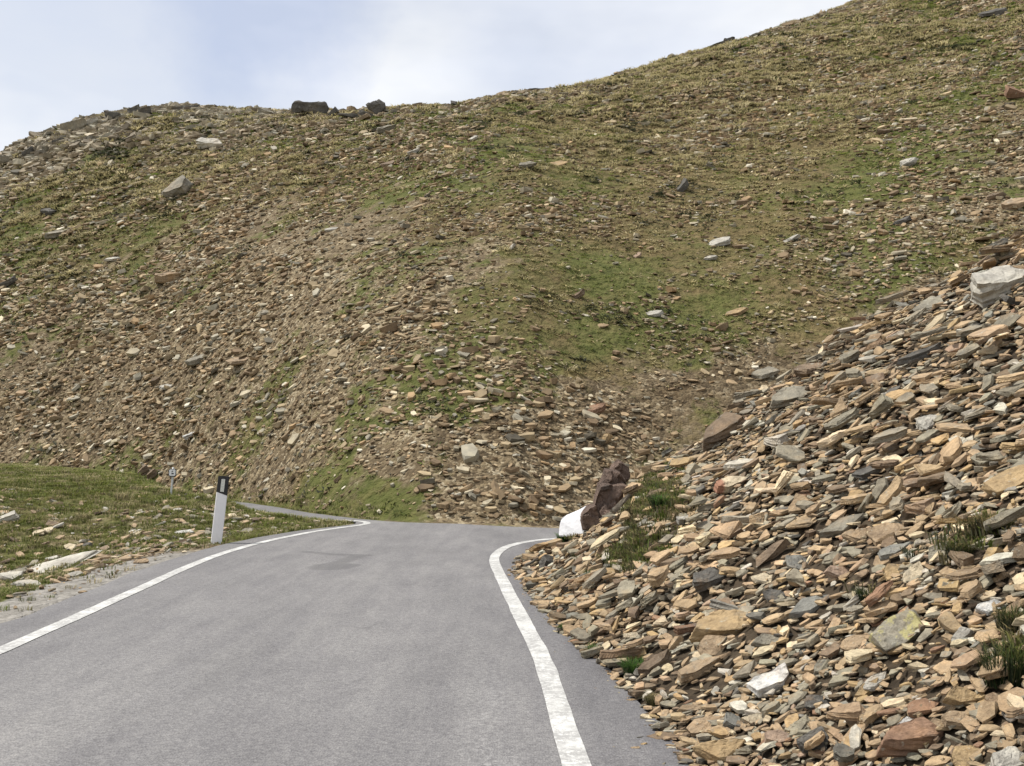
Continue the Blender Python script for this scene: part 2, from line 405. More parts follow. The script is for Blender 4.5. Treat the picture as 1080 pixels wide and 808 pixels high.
    c = n.mix(n.math('MULTIPLY', edge, .55), c, n.mix(1.0, c, (.60, .60, .63), 'MULTIPLY'))
    n.link(c, b.inputs['Base Color']); b.inputs['Roughness'].default_value = .8; b.inputs['Specular IOR Level'].default_value = .3
    h = n.math('ADD', sp.outputs['Distance'], n.math('MULTIPLY', n.noise(P, 60, 4, .7), .8))
    n.link(n.bump(h, .55, .012), b.inputs['Normal'])
    return m

def paint_mat():
    m, nt, b = newmat('worn_white_road_paint'); n = N(nt)
    P = n.new('ShaderNodeNewGeometry').outputs['Position']
    w = n.map(n.noise(P, 34, 6, .82), .52, .60)
    w2 = n.math('MULTIPLY', n.map(n.noise(P, 3.2, 4, .7), .38, .54), n.map(n.noise(P, 26, 5, .8), .40, .52))
    wear = n.math('MAXIMUM', w, w2)
    c = n.ramp(n.noise(P, 3, 5, .7), [(.3, (.50, .50, .48)), (.7, (.66, .66, .645))])
    c = n.mix(n.math('MULTIPLY', wear, .75), c, (.25, .245, .24))
    n.link(c, b.inputs['Base Color']); b.inputs['Roughness'].default_value = .7
    n.link(n.bump(n.noise(P, 70, 4, .7), .4, .008), b.inputs['Normal'])
    return m

def blade_mat(name):
    m, nt, b = newmat(name); n = N(nt)
    t = n.attr('tint', 'Color')
    tr = n.new('ShaderNodeBsdfTranslucent'); n.link(t, tr.inputs[0]); ms = n.new('ShaderNodeMixShader'); ms.inputs[0].default_value = .3
    n.link(b.outputs[0], ms.inputs[1]); n.link(tr.outputs[0], ms.inputs[2]); n.link(ms.outputs[0], [q for q in nt.nodes if q.type == 'OUTPUT_MATERIAL'][0].inputs[0])
    gn = n.new('ShaderNodeNewGeometry'); vm = n.new('ShaderNodeVectorMath', operation='MULTIPLY_ADD'); n.link(gn.outputs['Normal'], vm.inputs[0]); vm.inputs[1].default_value = (.35, .35, .35); vm.inputs[2].default_value = (0, 0, .9)
    nz = n.new('ShaderNodeVectorMath', operation='NORMALIZE'); n.link(vm.outputs[0], nz.inputs[0]); n.link(nz.outputs[0], b.inputs['Normal'])
    n.link(t, b.inputs['Base Color']); b.inputs['Roughness'].default_value = .75; b.inputs['Specular IOR Level'].default_value = .2
    return m

def plain_mat(name, col, rough=.5, metal=0, bumpy=0, var=.12, scale=12):
    m, nt, b = newmat(name); n = N(nt)
    tc = n.new('ShaderNodeTexCoord').outputs['Object']
    f = n.noise(tc, scale, 5, .6)
    c = n.ramp(f, [(.3, tuple(q * (1 - var) for q in col)), (.7, tuple(min(1, q * (1 + var)) for q in col))])
    n.link(c, b.inputs['Base Color']); b.inputs['Roughness'].default_value = rough; b.inputs['Metallic'].default_value = metal
    if bumpy: n.link(n.bump(f, .6, bumpy), b.inputs['Normal'])
    return m

M_TERR, M_ASPH, M_PAINT, M_BLADE = terrain_mat(), asphalt_mat(), paint_mat(), blade_mat('grass_blades')

# ------------------------------------------------------------------ terrain sheet
def build_terrain():
    front = np.linspace(-.66, .66, 820)
    back = np.linspace(.66, 2 * math.pi - .66, 132)[1:-1]
    ang = np.concatenate([front, back]); na = len(ang)
    rad = np.concatenate([[.35], np.geomspace(.8, 120, 560), np.geomspace(124, 900, 28)]); nr = len(rad)
    A_, R_ = np.meshgrid(ang, rad, indexing='ij')
    x = (np.sin(A_) * R_).ravel(); y = (np.cos(A_) * R_).ravel()
    z = H(x, y); sd = poly_sd(x, y)
    z = np.where(sd < .02, road_z(x, y) - .035, z - .012)
    V = np.stack([x, y, z], 1)
    V = np.vstack([V, [[0, 0, -.035]]])
    i = np.arange(na)[:, None]; j = np.arange(nr - 1)[None, :]
    a = i * nr + j; b_ = a + 1; c = ((i + 1) % na) * nr + j + 1; d = ((i + 1) % na) * nr + j
    T = np.concatenate([np.stack([a, c, b_], -1).reshape(-1, 3), np.stack([a, d, c], -1).reshape(-1, 3)])
    ii = np.arange(na); ctr = na * nr
    T = np.vstack([T, np.stack([np.full(na, ctr), ((ii + 1) % na) * nr, ii * nr], -1)])
    # counter-clockwise seen from above
    g, st, sw = masks(x, y)
    left = (x < -2.8) & (hill(x, y)[1] <= 0.002)
    vg = .60 + .9 * fbm(x * .5, y * .5, 4, 71) + .35 * sst(15, 22, y) - .5 * gauss(x, y, -8.6, 13.6, 2.2, 2.4) - .35 * gauss(x, y, -5.6, 14.5, 1.2, 2.4)
    g = np.where(left, np.clip(vg, 0, 1.1), g); sw = np.where(left, .35, sw); st = np.where(left, .7, st)
    scr = zone_scree(x, y).astype(float)
    gr = np.where(left, sst(1.0, .4, sd - .16 * fbm(x * 1.5, y * 1.5, 3, 5)) * sst(17, 12.5, y), 0) + np.where(left, .75 * gauss(x, y, -7.9, 13.4, .9, 1.6), 0)
    def e(v): return np.append(v, 0)
    me = mesh_np('mountain_ground', V, T, M_TERR, {'grass': ('FLOAT', e(g)), 'straw': ('FLOAT', e(sw)), 'stony': ('FLOAT', e(st)), 'scree': ('FLOAT', e(scr)), 'gravel': ('FLOAT', e(gr)), 'humus': ('FLOAT', e(np.clip(blob_eval(HUMUS, x, y), 0, 1)))}, smooth=True)
    o = link('mountain_ground', me); tag(o, kind='structure')
build_terrain()

# ------------------------------------------------------------------ road and markings
def smooth_line(pts, step=.18):
    p = np.array(pts, float); out = []
    q = np.vstack([2 * p[0] - p[1], p, 2 * p[-1] - p[-2]])
    for i in range(1, len(q) - 2):
        L = np.linalg.norm(q[i + 1] - q[i]); k = max(2, int(L / step))
        for t in np.linspace(0, 1, k, endpoint=False):
            a, b_, c, d = q[i - 1], q[i], q[i + 1], q[i + 2]
            out.append(.5 * ((2 * b_) + (-a + c) * t + (2 * a - 5 * b_ + 4 * c - d) * t * t + (-a + 3 * b_ - 3 * c + d) * t ** 3))
    out.append(p[-1]); return np.array(out)

RIGHT_LINE = [(.66, -8), (.55, 0), (.45, 2.6), (.325, 4.64), (.285, 5.6), (.22, 7.18), (.07, 9.06), (-.10, 11.2), (-.225, 12.9), (-.25, 13.7), (-.21, 14.4), (-.09, 15.3), (.20, 16.5), (.72, 17.8), (1.7, 19.0), (3.4, 19.75), (7, 20.0)]
LEFT_LINE = [(-3.5, -8), (-3.75, 0), (-3.86, 4), (-3.93, 7.2), (-4.10, 10.1), (-4.27, 12.6), (-4.30, 14.4), (-4.12, 16.2), (-3.75, 17.9), (-3.38, 18.9), (-3.12, 19.5), (-3.03, 19.95), (-3.2, 20.5), (-3.7, 20.95)]

def build_road():
    out = np.vstack([smooth_line(LEFT_EDGE, .3), smooth_line(FAR_EDGE, .5), smooth_line(RIGHT_EDGE, .3)])
    wob = .055 * fbm(out[:, 0] * 2.6, out[:, 1] * 2.6, 4, 77)
    out = out + np.stack([wob, wob], 1)
    gx, gy = np.meshgrid(np.arange(-22, 12.5, .42), np.arange(-8, 44, .42)); gx = gx.ravel(); gy = gy.ravel()
    k = poly_sd(gx, gy) < -.25
    pts = np.vstack([out, np.stack([gx[k], gy[k]], 1)])
    n = len(out)
    r = geometry.delaunay_2d_cdt([Vector(p) for p in pts], [], [list(range(n))], 1, 1e-4)
    vs = np.array([tuple(v) for v in r[0]]); T = np.array(r[2])
    e1 = vs[T[:, 1]] - vs[T[:, 0]]; e2 = vs[T[:, 2]] - vs[T[:, 0]]
    flip = (e1[:, 0] * e2[:, 1] - e1[:, 1] * e2[:, 0]) < 0
    T[flip] = T[flip][:, ::-1]
    xl = np.interp(vs[:, 1], [p[1] for p in RIGHT_LINE], [p[0] for p in RIGHT_LINE])
    edge = sst(-.05, .18, vs[:, 0] - xl)
    yl = np.interp(vs[:, 1], [p[1] for p in LEFT_LINE[:12]], [p[0] for p in LEFT_LINE[:12]])
    edge = np.maximum(edge, .35 * sst(-.05, .2, yl - vs[:, 0]))
    V = np.column_stack([vs, road_z(vs[:, 0], vs[:, 1]) + .004])
    o = link('road', mesh_np('road', V, T, M_ASPH, {'edge': ('FLOAT', edge)}, True)); tag(o, kind='structure')
build_road()

def build_line(name, pts, w):
    c = smooth_line(pts, .07); t = np.gradient(c, axis=0); t /= np.linalg.norm(t, axis=1)[:, None]
    nn = np.stack([-t[:, 1], t[:, 0]], 1)
    s = np.arange(len(c)) * .07
    wl = w * .5 * (1 + .10 * fbm(s * 3, s * 0, 3, 5)); wr = w * .5 * (1 + .10 * fbm(s * 3, s * 0 + 9, 3, 6))
    L = c + nn * wl[:, None]; Rr = c - nn * wr[:, None]
    V = np.empty((len(c) * 2, 3)); V[0::2, :2] = L; V[1::2, :2] = Rr
    V[:, 2] = road_z(V[:, 0], V[:, 1]) + .009
    i = np.arange(len(c) - 1) * 2
    T = np.concatenate([np.stack([i, i + 1, i + 3], 1), np.stack([i, i + 3, i + 2], 1)])
    o = link(name, mesh_np(name, V, T, M_PAINT)); tag(o, kind='structure')
build_line('road_edge_line', RIGHT_LINE, .142)
build_line('road_edge_line', LEFT_LINE, .145)

# ------------------------------------------------------------------ stone shapes
def stone_shape(seed, wy, th, fine=0, wedge=0., bevel=.013):
    rs = np.random.RandomState(seed); bm = bmesh.new()
    k = rs.randint(5, 9)
    a0 = np.sort((np.arange(k) + rs.uniform(-.38, .38, k)) / k * 2 * math.pi)
    rad = rs.uniform(.62, 1.10, k)
    tx, ty = rs.uniform(-.14, .14, 2)
    for a, r in zip(a0, rad):
        X, Y = .5 * r * math.cos(a), .5 * r * wy * math.sin(a)
        s1, s2 = rs.uniform(.74, 1.02, 2)
        zt = th * .5 * rs.uniform(.82, 1.04) + tx * X * th * 2 + wedge * X; zb = -th * .5 * rs.uniform(.6, 1.05) + ty * X * th
        bm.verts.new((X * s1, Y * s1, zt)); bm.verts.new((X * s2, Y * s2, zb))
        if rs.rand() < .35: bm.verts.new((X * 1.02, Y * 1.02, rs.uniform(-.25, .25) * th))
    r = bmesh.ops.convex_hull(bm, input=bm.verts)
    bmesh.ops.delete(bm, geom=[v for v in bm.verts if not v.link_faces], context='VERTS')
    bmesh.ops.dissolve_limit(bm, angle_limit=R(8), verts=bm.verts, edges=bm.edges)
    if bevel: bmesh.ops.bevel(bm, geom=list(bm.edges), offset=bevel * min(1, th * 3.2), segments=1 + (fine > 1), profile=.6, affect='EDGES', clamp_overlap=True)
    bmesh.ops.triangulate(bm, faces=bm.faces)
    if fine:
        for q in range(fine + 1):
            es = [e for e in bm.edges if e.calc_length() > (.16 if q == 0 else .09 if q == 1 else .055)]
            if es: bmesh.ops.subdivide_edges(bm, edges=es, cuts=1, use_grid_fill=False)
            bmesh.ops.triangulate(bm, faces=bm.faces)
        bm.normal_update(); off = Vector(rs.uniform(-50, 50, 3))
        mv = []
        for v in bm.verts:
            p = v.co
            lam = mnoise.noise(Vector((p.x * 1.5, p.y * 1.5, p.z * 30)) + off)
            big = mnoise.noise(p * 3.2 + off); sm = mnoise.noise(p * 11 + off)
            side = 1 - abs(v.normal.z)
            step = math.floor(mnoise.noise(p * 2.3 + off * 2) * 2.4) * .5
            mv.append(v.normal * ((.050 * lam * side + .022 * big) * min(1, th * 5) + .010 * sm) + Vector((0, 0, v.normal.z)) * step * th * .16)
        for v, d in zip(bm.verts, mv): v.co += d
    bm.normal_update()
    V = np.array([v.co[:] for v in bm.verts]); bm.verts.index_update()
    T = np.array([[v.index for v in f.verts] for f in bm.faces]); bm.free()
    return V, T

def params(i):
    rs = np.random.RandomState(900 + i)
    return rs.uniform(.42, .84), float(rs.choice([.085, .12, .155, .20, .28], p=[.24, .30, .24, .14, .08])), rs.uniform(-.12, .12)
NP = 26
PROTO_FINE = [stone_shape(100 + i, *params(i)[:2], 2, params(i)[2]) for i in range(NP)]
PROTO_MID = [stone_shape(100 + i, *params(i)[:2], 0, params(i)[2]) for i in range(NP)]
PROTO_LOW = [stone_shape(300 + i, RS.uniform(.5, .9), RS.uniform(.14, .36), 0, 0, 0) for i in range(18)]

PAL = {'tan': (.33, .25, .165), 'ochre': (.36, .265, .15), 'cream': (.50, .43, .31), 'pale grey': (.42, .405, .36), 'grey': (.235, .218, .175), 'dark grey': (.115, .11, .10),
       'brown': (.18, .136, .096), 'rust brown': (.225, .142, .095), 'blue-grey': (.195, .195, .178), 'white': (.56, .56, .545), 'pink': (.33, .245, .185)}
def axes_from(n, az, roll):
    """stack of rotation matrices: z near n, x turned by az"""
    h = np.stack([np.cos(az), np.sin(az), np.zeros_like(az)], -1)
    h = h - n * np.sum(h * n, -1, keepdims=True); h /= np.linalg.norm(h, axis=-1, keepdims=True)
    return np.stack([h, np.cross(n, h), n], -1)

def merge_stones(name, protos, idx, Rm, S, pos, tint, mat, rs):
    Vs, Ts, Cs, Ls, off = [], [], [], [], 0
    for k in range(len(protos)):
        sel = np.where(idx == k)[0]
        if not len(sel): continue
        V, T = protos[k]
        W = np.einsum('nij,vj->nvi', Rm[sel] * S[sel][:, None, :], V) + pos[sel][:, None, :]
        Vs.append(W.reshape(-1, 3))
        Ts.append((T[None] + (off + np.arange(len(sel)) * len(V))[:, None, None]).reshape(-1, 3))
        Cs.append(np.repeat(np.column_stack([tint[sel], np.ones(len(sel))]), len(V), 0))
        Ls.append((V[None] + rs.uniform(-40, 40, (len(sel), 1, 3))).reshape(-1, 3))
        off += len(sel) * len(V)
    return mesh_np(name, np.concatenate(Vs), np.concatenate(Ts), mat, {'tint': ('FLOAT_COLOR', np.concatenate(Cs)), 'loc': ('FLOAT_VECTOR', np.concatenate(Ls))})

FINE_MESH = [mesh_np('stone', V, T, M_STONE1) for V, T in PROTO_FINE]

# ------------------------------------------------------------------ stones one can point at: photo survey -> place on the slope
# px, py, width px, proto, y scale, z scale, roll (up to the right), lean to viewer, colour, short name, label
LM = [
 (1060, 304, 74, 3, 1.0, 1.5, 24, 26, 'pale grey', 'pale crest boulder', 'large pale grey boulder at the top right rim of the scree'),
 (1068, 318, 40, 7, 1.0, 1.6, -30, 20, 'dark grey', 'dark crest block', 'dark block leaning below the large pale boulder at the top right rim'),
 (982, 322, 44, 12, 1.1, 1.0, 20, 24, 'grey', 'grey rim slab', 'grey tilted slab below the rim, roadward of the large pale boulder'),
 (972, 374, 56, 5, .5, 1.0, 20, 16, 'dark grey', 'long dark sliver', 'long narrow dark slab rising to the right below the grey rim slab'),
 (1038, 392, 20, 9, 1.0, 1.4, -30, 40, 'cream', 'round cream stone', 'small rounded cream stone standing on edge high in the scree'),
 (806, 394, 36, 14, 1.0, 1.0, 12, 28, 'grey', 'grey ridge slab', 'flat grey slab on the ridge of the scree above a dark gap'),
 (858, 391, 38, 16, 1.0, 1.2, 12, 24, 'brown', 'brown ridge slab', 'thick dark brown slab on the ridge of the scree'),
 (763, 458, 62, 18, .9, 1.2, 24, 28, 'brown', 'tilted brown slab', 'big brown slab tilted up to the right near the left end of the ridge'),
 (836, 420, 46, 20, .9, 1.0, 22, 28, 'grey', 'grey upper slab', 'grey slab tilted along the slope under the two ridge slabs'),
 (702, 516, 46, 2, .6, 1.1, 12, 20, 'brown', 'grassy brown slab', 'long brown-grey slab lying above the strip of dry grass'),
 (770, 513, 40, 8, 1.0, 1.8, 6, 40, 'cream', 'red-spotted stone', 'cream block with a red stained left end'),
 (722, 549, 24, 10, 1.0, 1.3, 0, 34, 'pale grey', 'pale slab by grass', 'pale flat stone beside the strip of dry grass'),
 (579, 594, 20, 6, 1.0, 2.6, 60, 30, 'dark grey', 'dark corner block', 'dark grey block near the asphalt edge where the right line bends'),
 (941, 504, 18, 11, 1.0, 1.6, 0, 30, 'white', 'small white stone', 'small chalky white stone under a dark overhanging slab'),
 (916, 498, 40, 13, .9, 1.3, 8, 14, 'dark grey', 'dark overhang slab', 'dark overhanging slab with deep shade beneath, by the small white stone'),
 (978, 447, 28, 15, 1.0, 1.4, 30, 42, 'pale grey', 'pale split stone', 'pale grey split stone alone in a field of brown rubble'),
 (1066, 508, 60, 17, 1.0, 1.4, 26, 26, 'ochre', 'orange edge boulder', 'large orange-tan boulder at the right end above the brown shrub'),
 (893, 552, 56, 19, .8, 1.2, 26, 24, 'grey', 'long grey slab', 'long grey ridged slab rising to the right in mid scree'),
 (938, 562, 48, 21, .9, 1.1, 28, 30, 'tan', 'peach tilted slab', 'peach-tan slab leaning on a dark grey slab, tilted up to the right'),
 (945, 580, 52, 4, .8, 1.0, 24, 22, 'blue-grey', 'dark tilted slab', 'dark blue-grey slab tilted up to the right under the peach slab'),
 (941, 605, 36, 22, 1.1, 1.8, -8, 34, 'ochre', 'notched peach block', 'peach-coloured block with a notched upper edge'),
 (965, 605, 32, 23, 1.0, 1.5, 58, 36, 'cream', 'cream wedge', 'cream wedge standing steeply beside the notched peach block'),
 (992, 580, 32, 24, 1.0, 1.2, 40, 36, 'grey', 'smooth grey stone', 'smooth rounded grey stone just left of the brown shrub'),
 (904, 566, 40, 25, 1.0, 1.3, 6, 32, 'tan', 'rounded tan slab', 'rounded tan slab next to the long grey slab'),
 (888, 604, 44, 0, 1.0, 1.3, -14, 40, 'pink', 'reddish flat stone', 'flat reddish-pink stone leaning toward the road'),
 (840, 594, 30, 1, 1.1, 1.8, 8, 36, 'blue-grey', 'round grey stone', 'roundish blue-grey stone in mid scree'),
 (816, 580, 50, 2, .8, 1.6, 32, 26, 'brown', 'brown wedge', 'brown wedge with a dark end pointing up to the right'),
 (750, 611, 40, 3, .9, 1.4, 22, 28, 'dark grey', 'dark brown block', 'dark brownish block half way up the scree above the ochre slab'),
 (806, 608, 34, 12, .9, 1.0, 0, 30, 'cream', 'cream flat slab', 'flat cream slab lying level in mid scree'),
 (817, 631, 30, 6, 1.0, 1.7, -6, 36, 'dark grey', 'dark square block', 'squarish dark grey block above the grey oval stone'),
 (858, 634, 54, 9, .7, 1.0, 26, 30, 'blue-grey', 'slate sliver', 'thin blue-grey slab tilted up to the right above the lichen block'),
 (1043, 639, 40, 14, .8, 1.0, 8, 34, 'white', 'white flat slab', 'flat whitish slab lying near the right edge'),
 (948, 666, 62, 17, 1.1, 1.9, 34, 38, 'grey', 'lichen block', 'large grey block with yellowish lichen, leaning up to the right'),
 (908, 676, 40, 16, .9, 1.0, 22, 26, 'tan', 'tan slab by lichen block', 'tan tilted slab on the roadward side of the lichen block'),
 (1013, 672, 34, 18, .7, 1.2, 36, 40, 'pale grey', 'pale tilted slab', 'pale narrow slab tilted steeply, uphill of the lichen block'),
 (768, 664, 74, 20, .7, 1.1, 12, 26, 'ochre', 'long ochre slab', 'longest ochre slab, layered, above a square grey-tan slab'),
 (750, 682, 46, 22, .9, 1.5, 2, 42, 'tan', 'square tan slab', 'squarish grey-tan slab just below the long ochre slab'),
 (811, 676, 36, 24, .9, 1.1, 0, 32, 'grey', 'grey oval stone', 'smooth grey oval stone beside the long ochre slab'),
 (694, 700, 46, 5, .9, 1.5, 34, 26, 'brown', 'brown ridged block', 'dark brown ridged block next to the green tuft at the asphalt'),
 (738, 706, 54, 8, .8, 1.3, 18, 24, 'tan', 'worn tan wedge', 'worn tan-brown wedge below the square tan slab'),
 (725, 664, 38, 10, .7, 1.0, 4, 20, 'rust brown', 'purple-brown slab', 'flat purplish brown slab left of the long ochre slab'),
 (669, 669, 24, 11, 1.0, 1.4, 0, 34, 'cream', 'rounded cream lump', 'rounded cream lump near the asphalt above the green tuft'),
 (811, 722, 54, 13, .8, 1.9, 4, 26, 'white', 'white-crusted rock', 'rock with a bright white crusted top and dark hollow below'),
 (850, 713, 26, 7, 1.0, 1.2, -14, 36, 'cream', 'cream pebble slab', 'pale cream flat stone just uphill of the white-crusted rock'),
 (862, 741, 36, 15, .8, 1.0, 6, 28, 'dark grey', 'dark thin slab', 'thin dark grey slab uphill of the white-crusted rock'),
 (799, 756, 34, 19, .9, 1.0, 2, 38, 'cream', 'yellowish cream slab', 'yellowish cream slab below the white-crusted rock'),
 (775, 762, 34, 21, .9, 1.4, -18, 30, 'blue-grey', 'blue-grey wedge', 'blue-grey wedge next to the yellowish cream slab'),
 (744, 766, 46, 23, .9, 1.3, 24, 30, 'tan', 'tan block at foot', 'tan angular block above the broad ochre slab at the asphalt edge'),
 (758, 792, 70, 25, .8, 1.4, 2, 34, 'ochre', 'broad ochre slab', 'broad ochre slab at the foot of the scree touching the asphalt edge'),
 (733, 745, 40, 0, .6, 1.0, 0, 30, 'tan', 'flat tan slab at foot', 'flat tan slab at the asphalt edge uphill of nothing but small rubble'),
 (822, 778, 46, 4, .9, 1.3, 8, 36, 'pink', 'pinkish pale block', 'pinkish pale block beside the dark grey block at the bottom'),
 (858, 784, 44, 12, 1.0, 2.3, 4, 40, 'dark grey', 'charcoal block', 'charcoal block with a square face at the bottom of the scree'),
 (955, 783, 80, 18, .7, 1.5, 0, 26, 'rust brown', 'big rust slab', 'biggest rust-brown layered slab low in the scree'),
 (962, 761, 32, 9, .9, 1.6, 0, 34, 'white', 'white quartz stone', 'small bright white quartz stone on top of the big rust slab'),
 (985, 766, 34, 14, 1.0, 1.5, 30, 40, 'tan', 'brown stone by quartz', 'tan upright stone right behind the white quartz stone'),
 (1016, 799, 42, 22, 1.0, 1.8, 8, 36, 'ochre', 'ochre bottom block', 'ochre block cut by the bottom of the frame'),
 (1066, 800, 46, 3, .9, 1.6, 18, 30, 'pale grey', 'pale corner boulder', 'pale grey boulder in the bottom corner'),
 (1014, 734, 40, 24, 1.0, 1.6, -4, 40, 'ochre', 'sandy block', 'sandy ochre block above a dark tilted slab'),
 (980, 714, 22, 1, 1.0, 1.7, 6, 34, 'blue-grey', 'bluish lump', 'bluish round lump between cream slabs'),
 (916, 722, 36, 5, .7, 1.2, 40, 40, 'ochre', 'steep ochre sliver', 'ochre sliver standing steeply, left of a pale grey curved slab'),
 (928, 716, 34, 16, .7, 1.2, 36, 34, 'pale grey', 'curved pale slab', 'pale grey slab leaning steeply against the ochre sliver'),
 (870, 704, 24, 20, .9, 1.3, 30, 40, 'grey', 'upright grey slab', 'grey slab standing steeply above the cream pebble slab'),
 (1012, 758, 48, 23, .8, 1.3, 6, 26, 'tan', 'layered tan stack', 'layered tan slab under the sandy ochre block'),
]
